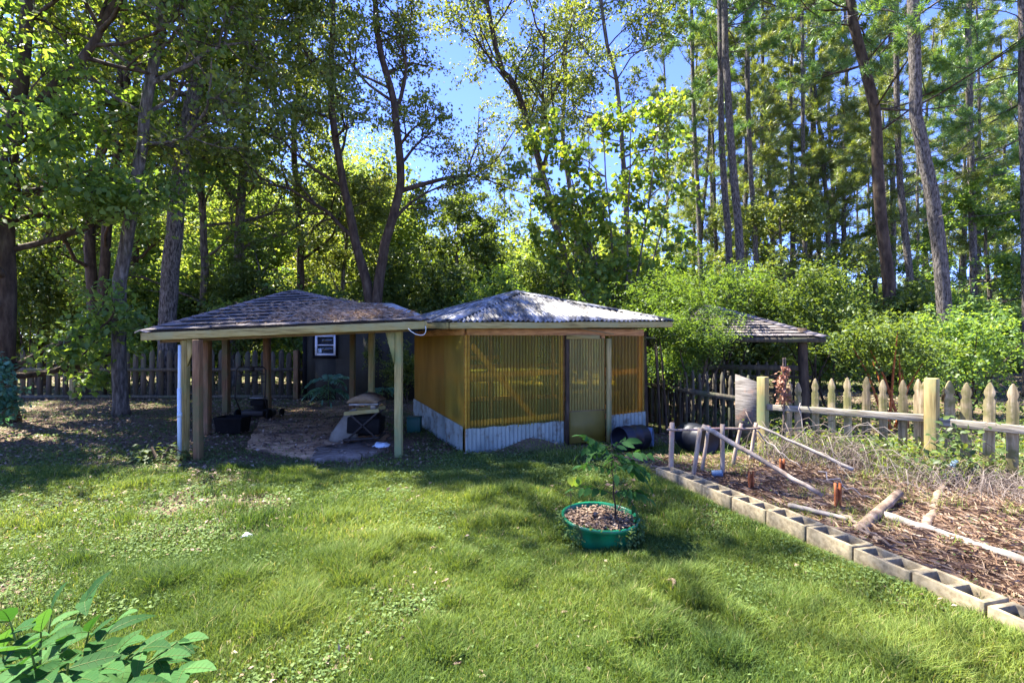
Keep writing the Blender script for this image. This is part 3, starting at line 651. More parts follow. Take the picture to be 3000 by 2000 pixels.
for s, h, lean in [(.33, 1.10, .02), (.47, 1.07, 0)] + [(.70 + .196 * i, 1.12, random.uniform(-.015, .015)) for i in range(7)] + [(LF - .14 + .0, 1.14, 0)]:
    p = FA + D * s + NB * .05; z = G(p.x, p.y) - .03; mb = MB(); picket(mb, (p.x, p.y, z), ang, h + random.uniform(-.015, .02), lean=lean); mb.build('picket', M['wood_v'], fence, bevel=.003)
for i in range(14):
    s = LF + .10 + .19 * (i + .0) + (0 if i else .06); p = FA + D * s + NB * .05; z = G(p.x, p.y) - .03; mb = MB(); picket(mb, (p.x, p.y, z), ang + (.5 if i == 0 else 0), 1.13 + random.uniform(-.02, .02), lean=random.uniform(-.015, .015), wd=.1); mb.build('picket', M['wood_v'], fence, bevel=.003)
mb = MB(); p0, p1 = FA + D * .05, FA + D * (LF - .07); mb.beam((p0.x, p0.y, .69), (p1.x, p1.y, .745), .045, .085, wob=.004); mb.build('rail', M['wood_h'], fence, bevel=.006)
mb = MB(); p0, p1 = FA + D * (LF + .07), FA + D * (LF + 2.9); mb.beam((p0.x, p0.y, .72), (p1.x, p1.y, .69), .045, .088, wob=.004); mb.build('rail', M['wood_h'], fence, bevel=.006)
mb = MB(); mb.beam((FA.x, FA.y, -.1), (FA.x, FA.y, 1.13), .125, .125, up=(D.x, D.y, 0), wob=.001); mb.build('fence_post', M['post_new'], fence, bevel=.008)
mb = MB(); mb.beam((FB.x, FB.y, -.1), (FB.x, FB.y, 1.22), .14, .12, up=(D.x, D.y, 0), wob=.001); mb.build('fence_post', M['post_new'], fence, bevel=.008)
# plywood panel leaning on the small post
mb = MB(); a = at(2155, 0, 7.9); b_ = at(2222, 0, 7.55)
mb.add([Vector((a.x, 7.9, .12)), Vector((b_.x, 7.57, .12)), Vector((b_.x, 7.57, at(0, 1119, 7.57).z)), Vector((a.x, 7.9, at(0, 1096, 7.9).z))], [(0, 1, 2, 3)])
tag(mb.build('plywood_panel', M['ply'], thick=.02), 'warped grey plywood sheet fixed beside the slim fence post', 'plywood panel')
# fence running back from the slim post, in deep shade
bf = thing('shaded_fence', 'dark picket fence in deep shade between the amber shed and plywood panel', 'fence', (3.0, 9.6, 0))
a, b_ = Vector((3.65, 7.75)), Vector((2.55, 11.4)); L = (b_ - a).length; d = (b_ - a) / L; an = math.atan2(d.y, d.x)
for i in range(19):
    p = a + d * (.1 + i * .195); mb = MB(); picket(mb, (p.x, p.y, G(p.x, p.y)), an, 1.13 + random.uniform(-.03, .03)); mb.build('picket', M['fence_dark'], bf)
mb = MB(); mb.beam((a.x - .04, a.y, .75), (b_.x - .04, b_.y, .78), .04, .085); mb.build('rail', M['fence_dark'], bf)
# second stretch beyond the gazebo floor
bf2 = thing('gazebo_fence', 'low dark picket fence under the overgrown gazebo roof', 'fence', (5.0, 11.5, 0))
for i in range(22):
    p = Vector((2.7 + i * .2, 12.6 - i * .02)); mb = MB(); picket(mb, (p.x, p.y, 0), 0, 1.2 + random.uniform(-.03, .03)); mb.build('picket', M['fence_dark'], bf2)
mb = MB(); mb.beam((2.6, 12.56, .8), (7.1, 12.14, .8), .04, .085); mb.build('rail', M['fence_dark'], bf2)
# long back fence, left
lf = thing('back_fence', 'long dark picket fence with pointed tops closing the yard under the trees', 'fence', (-10, 14.8, 0))
x = -14.6
while x < -5.9:
    if abs(x + 12.66) > .12:
        mb = MB(); yy = 14.75; picket(mb, (x, yy + .04, G(x, yy) - .02), 0, 1.42 + random.uniform(-.05, .05), wd=.15, head=False, lean=random.uniform(-.012, .012)); mb.build('picket', M['fence_far'], lf)
    x += .25 + random.uniform(-.02, .02)
for zz, hh in ((.84, .09), (.06, .10)):
    mb = MB(); mb.beam((-14.8, 14.70, zz), (-5.9, 14.70, zz), .04, hh, wob=.006); mb.build('rail', M['fence_far'], lf)
for px in (215, 545, 868):
    mb = MB(); xx = at(px, 0, 14.62).x; mb.beam((xx, 14.62, -.1), (xx, 14.62, 1.40), .13, .13, up=(0, 1, 0)); mb.build('fence_post', M['post_red' if px > 300 else 'wood_v'], lf, bevel=.006)

# ------------------------------------------------------------------ cinder blocks
random.seed(61)
def cinder(name):
    mb = MB(); l, d, h, t = .395, .195, .19, .032
    xs = [-l / 2, -l / 2 + t, -t / 2, t / 2, l / 2 - t, l / 2]; ys = [-d / 2, -d / 2 + t * .9, d / 2 - t * .9, d / 2]
    vid = {}; vs = []
    def V3(i, j, k):
        if (i, j, k) not in vid: vid[(i, j, k)] = len(vs); vs.append((xs[i], ys[j], (0, h)[k]))
        return vid[(i, j, k)]
    fs = []
    hole = {(1, 1), (3, 1)}
    for i in range(5):
        for j in range(3):
            if (i, j) in hole:
                fs += [(V3(i, j, 0), V3(i, j, 1), V3(i + 1, j, 1), V3(i + 1, j, 0)), (V3(i + 1, j + 1, 0), V3(i + 1, j + 1, 1), V3(i, j + 1, 1), V3(i, j + 1, 0)),
                       (V3(i, j + 1, 0), V3(i, j + 1, 1), V3(i, j, 1), V3(i, j, 0)), (V3(i + 1, j, 0), V3(i + 1, j, 1), V3(i + 1, j + 1, 1), V3(i + 1, j + 1, 0))]
            else:
                fs += [(V3(i, j, 1), V3(i + 1, j, 1), V3(i + 1, j + 1, 1), V3(i, j + 1, 1)), (V3(i, j + 1, 0), V3(i + 1, j + 1, 0), V3(i + 1, j, 0), V3(i, j, 0))]
    for i in range(5): fs += [(V3(i, 0, 0), V3(i + 1, 0, 0), V3(i + 1, 0, 1), V3(i, 0, 1)), (V3(i + 1, 3, 0), V3(i, 3, 0), V3(i, 3, 1), V3(i + 1, 3, 1))]
    for j in range(3): fs += [(V3(0, j + 1, 0), V3(0, j, 0), V3(0, j, 1), V3(0, j + 1, 1)), (V3(5, j, 0), V3(5, j + 1, 0), V3(5, j + 1, 1), V3(5, j, 1))]
    mb.add(vs, fs, .5); return mb
wordsN = ['nearest', 'second nearest', 'third nearest', 'fourth nearest', 'fifth nearest', 'sixth nearest', 'seventh nearest', 'eighth nearest', 'ninth nearest', 'last']
base = cinder('cinder_block').build('cinder_block', M['block'], bevel=.004)
jp = [Vector((1.66, 5.93)), Vector((1.80, 5.55)), Vector((1.925, 5.18)), Vector((2.05, 4.79)), Vector((2.185, 4.41)), Vector((2.30, 4.02)), Vector((2.41, 3.63)), Vector((2.52, 3.23)), Vector((2.63, 2.84)), Vector((2.73, 2.45)), Vector((2.83, 2.06))]
for i in range(len(jp) - 1):
    a, b_ = jp[i], jp[i + 1]; c_ = (a + b_) / 2; d = (b_ - a).normalized(); nrm = Vector((-d.y, d.x))
    if nrm.x < 0: nrm = -nrm
    o = base if i == 0 else base.copy()
    if i: COL.objects.link(o)
    c_ = c_ + nrm * (.10 + random.uniform(-.008, .008))
    o.location = (c_.x, c_.y, .005 + random.uniform(-.008, .008)); o.rotation_euler = (random.uniform(-.01, .01), random.uniform(-.015, .015), math.atan2(d.y, d.x) + random.uniform(-.015, .015))
    k_ = len(jp) - 2 - i
    lb = {0: 'tan cinder block at the near end of the row bordering the bed', 9: 'tan cinder block at the far end of the row by the stakes'}.get(k_, f'tan two-celled cinder block, {wordsN[k_]} the camera in the bed edging row')
    tag(o, lb, 'cinder block', 'cinder blocks edging the garden bed')

# ------------------------------------------------------------------ stakes, poles, logs in the bed
random.seed(71)
def wobline(a, b_, n=9, k=.012, sag=0):
    a, b_ = Vector(a), Vector(b_); return [a.lerp(b_, i / n) + Vector([random.uniform(-k, k) for _ in range(3)]) * (0 < i < n) + Vector((0, 0, -sag * math.sin(math.pi * i / n))) for i in range(n + 1)]
def pole(name, a, b_, r0, r1, mat, label, cat, group=None, n=9, k=.008, sag=0, sides=10):
    mb = MB(); pts = wobline(a, b_, n, k, sag); mb.tube(pts, [r0 + (r1 - r0) * i / n for i in range(n + 1)], sides, rough=.06)
    return tag(mb.build(name, mat, smooth=True), label, cat, group)
SG = 'short stakes standing at the far end of the bed'
stk = [((1965, 1365), (1969, 1237), 5.95, .030, 'tallest upright grey stake at the end of the block row'),
       ((2028, 1385), (2052, 1253), 5.75, .026, 'leaning grey stake second from the end of the block row'),
       ((2055, 1378), (2076, 1246), 6.1, .022, 'thin leaning stake just behind the second one'),
       ((2116, 1372), (2117, 1242), 6.0, .027, 'pinkish upright stake in the middle of the stake row'),
       ((2144, 1358), (2172, 1240), 6.4, .024, 'leaning stake between the pink one and the brush heap'),
       ((2196, 1332), (2215, 1238), 6.7, .024, 'reddish leaning stake nearest the plywood panel')]
for (bx_, by_), (tx, ty), Y, r, lb in stk:
    a = at(bx_, by_, Y); a.z = G(a.x, a.y) - .02; b_ = at(tx, ty, Y + .05); pole('stake', a, b_, r, r * .95, M['stake'], lb, 'stake', SG, n=5, k=.003)
pole('cross_pole', at(1955, 1258, 5.93), at(2225, 1254, 6.55), .014, .014, M['stake'], 'thin horizontal pole tied across the row of stakes', 'pole')
pole('bamboo_pole', at(2059, 1248, 5.8), at(2410, 1452, 4.85), .028, .022, M['pole'], 'long tan pole leaning from the stakes down onto the bed', 'pole', sag=-.0)
pole('bamboo_pole', at(2222, 1248, 6.6), at(2500, 1375, 5.75), .016, .022, M['pole_grey'], 'long grey pole slanting down beside the picket fence', 'pole')
pole('fallen_pole', gp(2590, 1508, .13), gp(3080, 1668, .13), .034, .034, M['pole_grey'], 'long pale grey pole lying on pine straw at the bed edge', 'pole')
pole('fallen_pole', gp(2650, 1555, .12), gp(2815, 1622, .12), .018, .014, M['pole'], 'thin tan stick lying beside the pale grey pole', 'pole')
pole('fallen_pole', gp(2310, 1480, .13), gp(2485, 1522, .13), .026, .020, M['pole_grey'], 'short pale fallen pole behind the cinder block row', 'pole')
pole('log', gp(2512, 1556, .11), gp(2635, 1462, .14) + Vector((0, 0, .06)), .050, .038, M['log'], 'stubby brown log with a knot lying across the bed', 'log', n=7, k=.006)
pole('log', gp(2712, 1550, .11), gp(2762, 1420, .12), .042, .034, M['log'], 'rough fallen log pointing at the big fence post', 'log', n=7, k=.01)
pole('branch', gp(2460, 1500, .14), gp(2610, 1600, .14), .018, .010, M['twig'], 'crooked brown branch crossing over the stubby log', 'branch', k=.02)
a = at(2762, 1425, 5.6); mb = MB(); mb.tube([at(2766, 1412, 5.6), at(2786, 1370, 5.65), at(2800, 1350, 5.7)], .032, 12); mb.tube([at(2784, 1374, 5.64), at(2788, 1366, 5.65)], .040, 12)
tag(mb.build('drain_elbow', M['blue_grey'], smooth=True), 'short dark blue-grey pipe fitting against the fence foot', 'pipe')
# rusty t-posts
for (px, py, tz, lb) in ((2455, 1492, 1412, 'rusty orange metal stake standing in the middle of the bed'), (2201, 1428, 1378, 'small rusty split stump poking out of the straw'), (2292, 1382, 1342, 'tiny rusty stake near the reddish leaning stake')):
    p = gp(px, py, .1); mb = MB(); h = (py - tz) / F * p.y * .97
    for dx in (-.016, .014):
        mb.beam((p.x + dx, p.y, .02), (p.x + dx * 1.5, p.y, .1 + h), .013, .03, up=(0, 1, 0), wob=.003)
    mb.beam((p.x, p.y + .01, .02), (p.x, p.y + .01, .1 + h * .8), .022, .012, up=(0, 1, 0))
    tag(mb.build('rusty_stake', M['rust']), lb, 'stake')
# barrels
def barrel(name, c, ax, r, L, mat, label, cat='barrel', hollow=True):
    mb = MB(); ax = Vector(ax).normalized(); R = Vector((0, 0, 1)).rotation_difference(ax).to_matrix()
    prof = [(.001, .03), (r * .9, .03), (r * .93, 0), (r * .97, 0), (r, .02), (r * 1.0, L * .3), (r * 1.03, L * .33), (r, L * .36), (r, L * .64), (r * 1.03, L * .67), (r, L * .7), (r, L - .02), (r * .97, L), (r * .9, L - .02)]
    if hollow: prof += [(r * .88, L * .2), (.001, L * .2)]
    else: prof += [(.001, L - .02)]
    lathe(mb, c, prof, 28, tilt=R); return tag(mb.build(name, mat, smooth=True), label, cat)
barrel('barrel', gp(1880, 1330) + Vector((.1, .35, .19)), (-.75, -.5, .02), .19, .5, M['blue_black'], 'dark open plastic barrel on its side by the shed corner')
barrel('bucket', gp(1845, 1315) + Vector((.1, .25, .14)), (.8, -.3, .05), .15, .32, M['blue_grey'], 'blue-grey bucket lying tipped over beside the dark barrel', 'bucket')
barrel('drum', gp(2035, 1330) + Vector((-.02, .3, .22)), (.3, -.9, .0), .21, .5, M['blue_black'], 'dark blue drum lying in shade behind the stakes', 'drum', hollow=False)
barrel('nursery_pot', gp(1915, 1378) + Vector((0, 0, .06)), (-.9, -.25, .1), .075, .17, M['blue_black'], 'small dark plastic nursery pot lying by the first cinder block', 'flower pot')
barrel('nursery_pot', gp(2085, 1400, .08) + Vector((0, 0, .05)), (.9, -.25, .1), .04, .12, M['blue_grey'], 'tiny blue-grey pot lying among the weeds in the bed', 'flower pot')
mb = MB(); p = gp(1214, 1268); mb.box((p.x, p.y, .15), (.24, .18, .25)); mb.box((p.x, p.y, .285), (.26, .20, .03)); tag(mb.build('green_crate', M['green_bin'], bevel=.012), 'small dark green box against the foot of the shed wall', 'box')

# ------------------------------------------------------------------ things under the pavilion
random.seed(81)
# lawn mower
mw = thing('lawn_mower', 'black push mower with tall folded handle parked under the pavilion roof', 'lawn mower', gp(722, 1232))
c_ = gp(722, 1232); Ym = c_.y; z0 = G(c_.x, c_.y)
def mo(x, y, z): return Vector((c_.x + .2 + x * 1.12, c_.y + .1 + y, z0 + z * 1.12))
mb = MB(); lathe(mb, mo(0, .15, 0), [(.001, .21), (.22, .21), (.27, .18), (.29, .09), (.27, .07)], 24); mb.box(mo(0, -.12, .15), (.46, .30, .12)); mb.build('deck', M['black_metal'], mw, bevel=.02)
mb = MB(); lathe(mb, mo(.0, .1, 0), [(.14, .2), (.14, .3), (.12, .33), (.14, .34), (.14, .38), (.10, .42), (.001, .43)], 20); mb.box(mo(.03, -.04, .33), (.28, .2, .12)); mb.build('engine', M['black'], mw, bevel=.01)
mb = MB(); mb.box(mo(.02, -.05, .42), (.27, .2, .02)); mb.build('engine_cover', M['grey_metal'], mw, bevel=.006)
for sx in (-1, 1):
    for yy, r in ((-.2, .12), (.38, .09)):
        mb = MB(); R = Matrix.Rotation(math.pi / 2, 3, 'Y'); lathe(mb, mo(sx * .29 - .025, yy, r), [(.001, .01), (r * .5, .0), (r * .55, .01), (r * .85, 0), (r, .012), (r, .038), (r * .85, .05), (r * .5, .04), (.001, .045)], 20, tilt=R); mb.build('wheel', M['black'], mw, smooth=True)
mb = MB()
for sx in (-1, 1): mb.tube([mo(sx * .25, -.15, .15), mo(sx * .27, -.35, .45), mo(sx * .27, -.30, .95), mo(sx * .22, -.30, 1.0)], .014, 8)
mb.tube([mo(-.22, -.30, 1.0), mo(.22, -.30, 1.0)], .014, 8); mb.tube([mo(-.27, -.31, .84), mo(.27, -.31, .87)], .010, 8); mb.tube([mo(-.27, -.33, .70), mo(.27, -.33, .74)], .009, 8); mb.box(mo(.02, -.32, .96), (.10, .05, .07))
mb.build('handle', M['black_metal'], mw, smooth=True)
# tote
tt = gp(664, 1278); mb = MB(); zz = .03
vs = []
for z, k in ((.02, .88), (.27, 1.0), (.27, 1.05), (.30, 1.05), (.30, .98), (.06, .86)):
    vs += [Vector((tt.x + sx * .24 * k, tt.y + .2 + sy * .18 * k, z + .02)) for sx, sy in ((-1, -1), (1, -1), (1, 1), (-1, 1))]
fs = [(i * 4 + j, i * 4 + (j + 1) % 4, i * 4 + 4 + (j + 1) % 4, i * 4 + 4 + j) for i in range(5) for j in range(4)] + [(3, 2, 1, 0), (20, 21, 22, 23)]
mb.add(vs, fs, .5); tag(mb.build('storage_tote', M['black'], bevel=.012), 'open black plastic tote on the ground inside the pavilion', 'tote')
# folding saw stand
q0 = gp(1058, 1306); st = thing('saw_stand', 'black bench saw on a folding stand under the pavilion corner', 'saw stand', q0)
def so(x, y, z): return Vector((q0.x + x, q0.y + y, z + .06))
mb = MB()
for yy in (0, .42):
    mb.beam(so(-.27, yy, .03), so(.27, yy, .07), .04, .035); mb.beam(so(-.22, yy, .04), so(.27, yy, .48), .014, .03); mb.beam(so(.24, yy, .06), so(-.2, yy, .46), .014, .03)
mb.beam(so(-.27, 0, .03), so(-.27, .42, .03), .035, .035); mb.beam(so(.27, 0, .07), so(.27, .42, .07), .035, .035)
mb.build('folding_leg', M['black_metal'], st, bevel=.004)
mb = MB(); mb.box(so(.02, .22, .25), (.52, .38, .26), tilt=Matrix.Rotation(.05, 3, 'Y')); mb.box(so(.03, .22, .36), (.40, .30, .10)); mb.build('saw_body', M['black'], st, bevel=.02)
mb = MB(); mb.beam(so(-.27, .0, .45), so(.28, .0, .50), .03, .06); mb.beam(so(-.27, .42, .45), so(.28, .42, .50), .03, .06); mb.build('side_rail', M['wood_green'], st, bevel=.004)
mb = MB(); mb.box(so(.05, .2, .60), (.46, .5, .03), tilt=Matrix.Rotation(-.02, 3, 'Y')); mb.box(so(.16, .2, .55), (.08, .2, .1)); mb.build('saw_table', M['grey_metal'], st, bevel=.004)
mb = MB()
vs = []
for i in range(13):
    t = i / 12; x = -.2 + .48 * t; zz = .02 + .10 * math.sin(math.pi * min(1, t * 1.05)) ** .8
    for yy in (-.08, .45): vs += [so(x, yy, .625), so(x, yy, .625 + zz)]
fs = []
for i in range(12):
    k = 4 * i; fs += [(k, k + 4, k + 5, k + 1), (k + 1, k + 5, k + 7, k + 3), (k + 3, k + 7, k + 6, k + 2)]
mb.add(vs, fs, .5); tag(mb.build('scrap_board', M['tan_board'], thick=.01), 'warped brown board lying on top of the saw stand', 'board')
# sack
mb = MB(); p = gp(985, 1308); vs = []; n = 18
for i, (t, r) in enumerate(((0, .20), (.06, .23), (.15, .22), (.25, .17), (.36, .13), (.45, .10), (.50, .06), (.52, .001))):
    for k in range(n):
        a_ = 2 * math.pi * k / n; rr = r * (1 + .12 * math.sin(3 * a_ + i) + .06 * math.sin(7 * a_ + 2 * i)); vs.append(Vector((p.x + .42 * t + rr * math.cos(a_) * 1.0, p.y + .22 + rr * .55 * math.sin(a_), .05 + t)))
mb.add(vs, [(i * n + k, i * n + (k + 1) % n, (i + 1) * n + (k + 1) % n, (i + 1) * n + k) for i in range(7) for k in range(n)], .5)
o = mb.build('feed_sack', M['sack'], smooth=True); m_ = o.modifiers.new('s', 'SUBSURF'); m_.levels = m_.render_levels = 1
tag(o, 'grey cloth sack slumped against the left of the saw stand', 'sack')
mb = MB(); p = gp(1118, 1318); rr_ = random.Random(4); n = 16; vs = []
for i, (r, z) in enumerate(((.09, 0), (.08, .02), (.06, .045), (.03, .05), (.001, .04))):
    for k in range(n):
        a_ = 2 * math.pi * k / n; q_ = r * (1 + rr_.uniform(-.25, .25)); vs.append((p.x + q_ * 1.4 * math.cos(a_), p.y + q_ * math.sin(a_), .06 + z + rr_.uniform(-.01, .015) * (i > 0)))
mb.add(vs, [(i * n + k, i * n + (k + 1) % n, (i + 1) * n + (k + 1) % n, (i + 1) * n + k) for i in range(4) for k in range(n)], .5)
tag(mb.build('plastic_sheet', M['pvc']), 'crumpled pale plastic bag on the ground beside the saw stand', 'plastic bag')

mb = MB(); p = gp(1962, 1722, .03); mb.tube([p + Vector((.03 * math.sin(t * 3), .09 * t - .05, .02 + .03 * math.sin(t * 2.5))) for t in np.linspace(0, 1.2, 7)], [.004, .010, .014, .013, .011, .008, .003], 6)
tag(mb.build('bark_curl', M['log']), 'curled strip of brown bark lying on the lawn beyond the planter', 'bark')
mb = MB(); p = gp(722, 1576, .03); mb.add([p + Vector(v_) for v_ in ((-.05, -.02, .01), (.0, -.035, .03), (.055, -.01, .012), (.04, .03, .02), (-.01, .02, .045), (-.045, .025, .015))], [(0, 1, 4), (1, 2, 3, 4), (0, 4, 5)], .5)
tag(mb.build('paper_scrap', M['pvc'], thick=.002), 'small pale blue scrap lying in the weeds of the lawn', 'scrap')
# ------------------------------------------------------------------ planter
random.seed(91)
pc = Vector((.73, 4.28, 0)); T = Matrix.Rotation(.05, 3, 'X') @ Matrix.Rotation(.03, 3, 'Y')
pl = thing('green_planter', 'round green plastic planter sunk in the grass, holding a young sapling', 'planter', pc)
mb = MB(); lathe(mb, pc, [(.16, -.12), (.25, -.05), (.285, .03), (.30, .10), (.305, .165), (.318, .172), (.322, .20), (.312, .206), (.298, .20), (.292, .12), (.29, .10)], 48, wob=.012, tilt=T); mb.build('tub', M['green_pot'], pl, smooth=True)
mb = MB(); lathe(mb, pc, [(.296, .13), (.22, .16), (.12, .175), (.001, .17)], 32, wob=.01, tilt=T); mb.build('soil_fill', M['soil'], pl)
rng = np.random.default_rng(8); n = 1500; r = .29 * np.sqrt(rng.uniform(0, 1, n)); a = rng.uniform(0, 6.28, n)
P = np.stack([pc.x + r * np.cos(a), pc.y + r * np.sin(a), .155 + rng.uniform(0, .05, n)], 1)
tag(leaf_cloud('leaf_mulch', P, .035, .02, M['litter'], None, 3, 0, .7), 'dead leaves and mulch filling the green planter', 'mulch', kind='stuff')
n = 1300; a = rng.uniform(0, 6.28, n); hh = rng.uniform(0, 1, n) ** 1.5; keep = (np.cos(a - 2.9) > .3) | (np.cos(a + .1) > .35) | (hh > .93); r = .315 + rng.uniform(0, .05, n)
P = np.stack([pc.x + r * np.cos(a), pc.y + r * np.sin(a), .02 + .19 * hh], 1)[keep]
tag(leaf_cloud('creeping_weeds', P, .03, .024, M['leaf_weed'], None, 4, .2, .3), 'small creeping weeds climbing the sides of the green planter', 'weeds', kind='stuff')

# ------------------------------------------------------------------ detailed leaves (near plants)
def leaflet(mb, base, d, nrm, L, Wd, val=None, fold=.25, droop=.25, ribs=None):
    base, d, nrm = Vector(base), Vector(d).normalized(), Vector(nrm); s = d.cross(nrm)
    if s.length < 1e-4: s = Vector((1, 0, 0))
    s.normalize(); nrm = s.cross(d).normalized(); hw = Wd / 2; v = random.random() if val is None else val
    M_ = [base + d * (L * t) - nrm * (droop * L * t * t) for t in (0, .25, .55, .8, 1)]
    wds = [0, .85, 1, .6, 0]; vs = []
    for i, p in enumerate(M_):
        if 0 < i < 4: vs += [p + s * hw * wds[i] + nrm * hw * wds[i] * fold, p, p - s * hw * wds[i] + nrm * hw * wds[i] * fold]
        else: vs += [p]
    # idx: 0 base, 1-3, 4-6, 7-9, 10 tip
    fs = [(0, 2, 1), (0, 3, 2), (1, 2, 5, 4), (2, 3, 6, 5), (4, 5, 8, 7), (5, 6, 9, 8), (7, 8, 10), (8, 9, 10)]
    mb.add(vs, fs, v)
    if ribs:
        ribs.tube([p + nrm * .0006 for p in M_], [.0014, .0012, .001, .0007, .0003], 3, cap=False, val=.9)
        for t in (.2, .35, .5, .65, .8):
            q_ = base + d * (L * t) - nrm * (droop * L * t * t - .0008)
            for sg in (-1, 1): ribs.tube([q_, q_ + s * sg * hw * .8 + d * L * .09 + nrm * hw * .8 * fold], [.0005, .0002], 3, cap=False, val=.7)
def frond(ml, ms, base, d, L, n, lL, lW, droop=.35, r=.004, stem=True):
    base, d = Vector(base), Vector(d).normalized(); sd = d.cross(Vector((0, 0, 1))).normalized(); up = sd.cross(d)
    if up.z < 0: up = -up
    P = []
    for i in range(n + 2):
        t = i / (n + 1); P.append(base + d * (L * t) - Vector((0, 0, droop * L * t * t)))
    if stem: ms.tube(P, [r * (1 - .6 * i / (n + 1)) for i in range(n + 2)], 4, cap=False)
    for i in range(1, n + 1):
        t = i / (n + 1); dd = (P[i + 1] - P[i]).normalized(); k = (.75 + .5 * math.sin(math.pi * t)) * random.uniform(.85, 1.1)
        if t < .12: continue
        for s in (-1, 1):
            leaflet(ml, P[i], sd * s * .9 + dd * .45 + Vector((0, 0, random.uniform(-.35, .05))), up + Vector((random.uniform(-.3, .3), random.uniform(-.3, .3), 0)), lL * k, lW * k)
    leaflet(ml, P[-1], (P[-1] - P[-2]), up, lL, lW)

# sapling in planter
random.seed(101)
root = Vector((.87, 4.32, .16)); sap = thing('sapling', 'young sapling with compound leaves and thin dark stem growing in the green planter', 'sapling', root)
ml, ms = MB(), MB()
top = at(1790, 1300, 4.3); stem = wobline(root, top, 6, .01); ms.tube(stem, [.009, .008, .007, .006, .005, .004, .003], 6)
for i in range(11):
    a_ = i * 2.4 + .4; b0 = stem[-1].lerp(stem[3], random.random() * .75) if i < 9 else stem[2]
    frond(ml, ms, b0, (math.cos(a_), math.sin(a_) * .8, random.uniform(.15, .8)), random.uniform(.24, .40), 4, .10, .046, droop=random.uniform(.2, .9), r=.003)
for tx, ty, dz in ((1690, 1245, .4), (1925, 1330, .4), (1900, 1395, .35)):
    b0 = stem[-2]; e = at(tx, ty, 4.25); dd = e - b0; frond(ml, ms, b0, dd + Vector((0, 0, .12)), dd.length * 1.0, 5, .10, .044, droop=.35, r=.003)
ms.tube([root, root.lerp(at(1832, 1440, 4.3), .6), at(1832, 1440, 4.3)], .004, 5)
for tx, ty in ((1880, 1500), (1870, 1430)): frond(ml, ms, at(1832, 1440, 4.3), at(tx, ty, 4.25) - at(1832, 1440, 4.3), .2, 3, .09, .045, droop=.5)
ms.build('stem', M['bark_dark'], sap); ml.build('leaves', M['leaf_front'], sap)
ml, ms = MB(), MB(); b0 = Vector((.50, 4.3, .17)); s2 = thing('seedling', 'small seedling with drooping oval leaves at the back rim of the planter', 'seedling', b0)
t_ = at(1668, 1400, 4.35); ms.tube(wobline(b0, t_, 4, .006), .003, 4)
for k in range(6): leaflet(ml, t_ + Vector((random.uniform(-.06, .08), random.uniform(-.04, .04), random.uniform(-.01, .03))), (random.uniform(-.5, .5), random.uniform(-.4, .2), -1), (0, -1, .2), .09, .05)
ms.build('stem', M['bark_dark'], s2); ml.build('leaves', M['leaf_maple'], s2)

# foreground leafy plant, bottom left
random.seed(111)
fb = Vector((-1.82, 1.95, 0)); fp = thing('leafy_plant', 'leafy green plant with large oval leaves close to the camera', 'plant', fb)
ml, ms, rb = MB(), MB(), MB()
ends = [(120, 1850, 1.75), (250, 1760, 2.1), (330, 1830, 1.95), (420, 1900, 1.85), (520, 1880, 1.95), (60, 1950, 1.6), (200, 1940, 1.65), (300, 1960, 1.7), (30, 1820, 1.7), (440, 1990, 1.7), (150, 1800, 2.0), (540, 1960, 1.75), (370, 2010, 1.55), (90, 1900, 1.5), (180, 1880, 1.85), (260, 1850, 1.9), (10, 1900, 1.75), (350, 1900, 1.8), (460, 1930, 1.85), (230, 1990, 1.5), (120, 1990, 1.45)]
for tx, ty, Y in ends:
    e = at(tx, ty, Y); mid = fb.lerp(e, .5) + Vector((random.uniform(-.05, .05), random.uniform(-.05, .05), .06)); ms.tube([fb + Vector((random.uniform(-.1, .1), random.uniform(-.1, .1), 0)), mid, e], [.007, .005, .003], 6)
    dd = (e - mid).normalized(); sd = dd.cross(Vector((0, 0, 1))).normalized()
    for k in range(6):
        q_ = e - dd * (.05 * k); s = (-1) ** k
        leaflet(ml, q_, sd * s * random.uniform(.5, 1) + dd * .5 + Vector((random.uniform(-.3, .3), random.uniform(-.5, .1), random.uniform(-.3, .25))), (random.uniform(-.35, .35), -.25 + random.uniform(-.4, .3), 1), random.uniform(.09, .145), random.uniform(.045, .065), fold=random.uniform(.1, .4), droop=random.uniform(.1, .7), ribs=rb)
    leaflet(ml, e, dd + Vector((0, 0, -.2)), (0, -.2, 1), .13, .058, ribs=rb)
rb.build('leaf_veins', M['leaf_shrub'], fp)
ms.build('stem', M['leaf_weed'], fp); ml.build('leaves', M['leaf_front'], fp)
# fern-like compound plants behind the pavilion
random.seed(121)
for (px, Y, sc, nm, lb) in ((962, 12.9, 1.0, 9, 'large plant with arching feather-like leaves in front of the white window wall'), (1120, 12.9, .75, 7, 'smaller arching feather-leaved plant beside the dark outbuilding corner'),
                            ):
    b0 = Vector((at(px, 0, Y).x, Y, 0)); t = thing('sumac_plant', lb, 'plant', b0); ml, ms = MB(), MB(); tp = b0 + Vector((0, 0, .65 * sc)); ms.tube([b0, tp], .012, 5)
    for k in range(nm + 3):
        a_ = k * 2.4; frond(ml, ms, tp - Vector((0, 0, random.uniform(0, .3) * sc)), (math.cos(a_), math.sin(a_) * .8 - .15, random.uniform(.3, 1.1)), random.uniform(.55, .8) * sc, 10, .15 * sc, .05 * sc, droop=random.uniform(.5, 1.0), r=.005)
    ms.build('stem', M['leaf_weed'], t); ml.build('leaves', M['leaf_blue'], t)

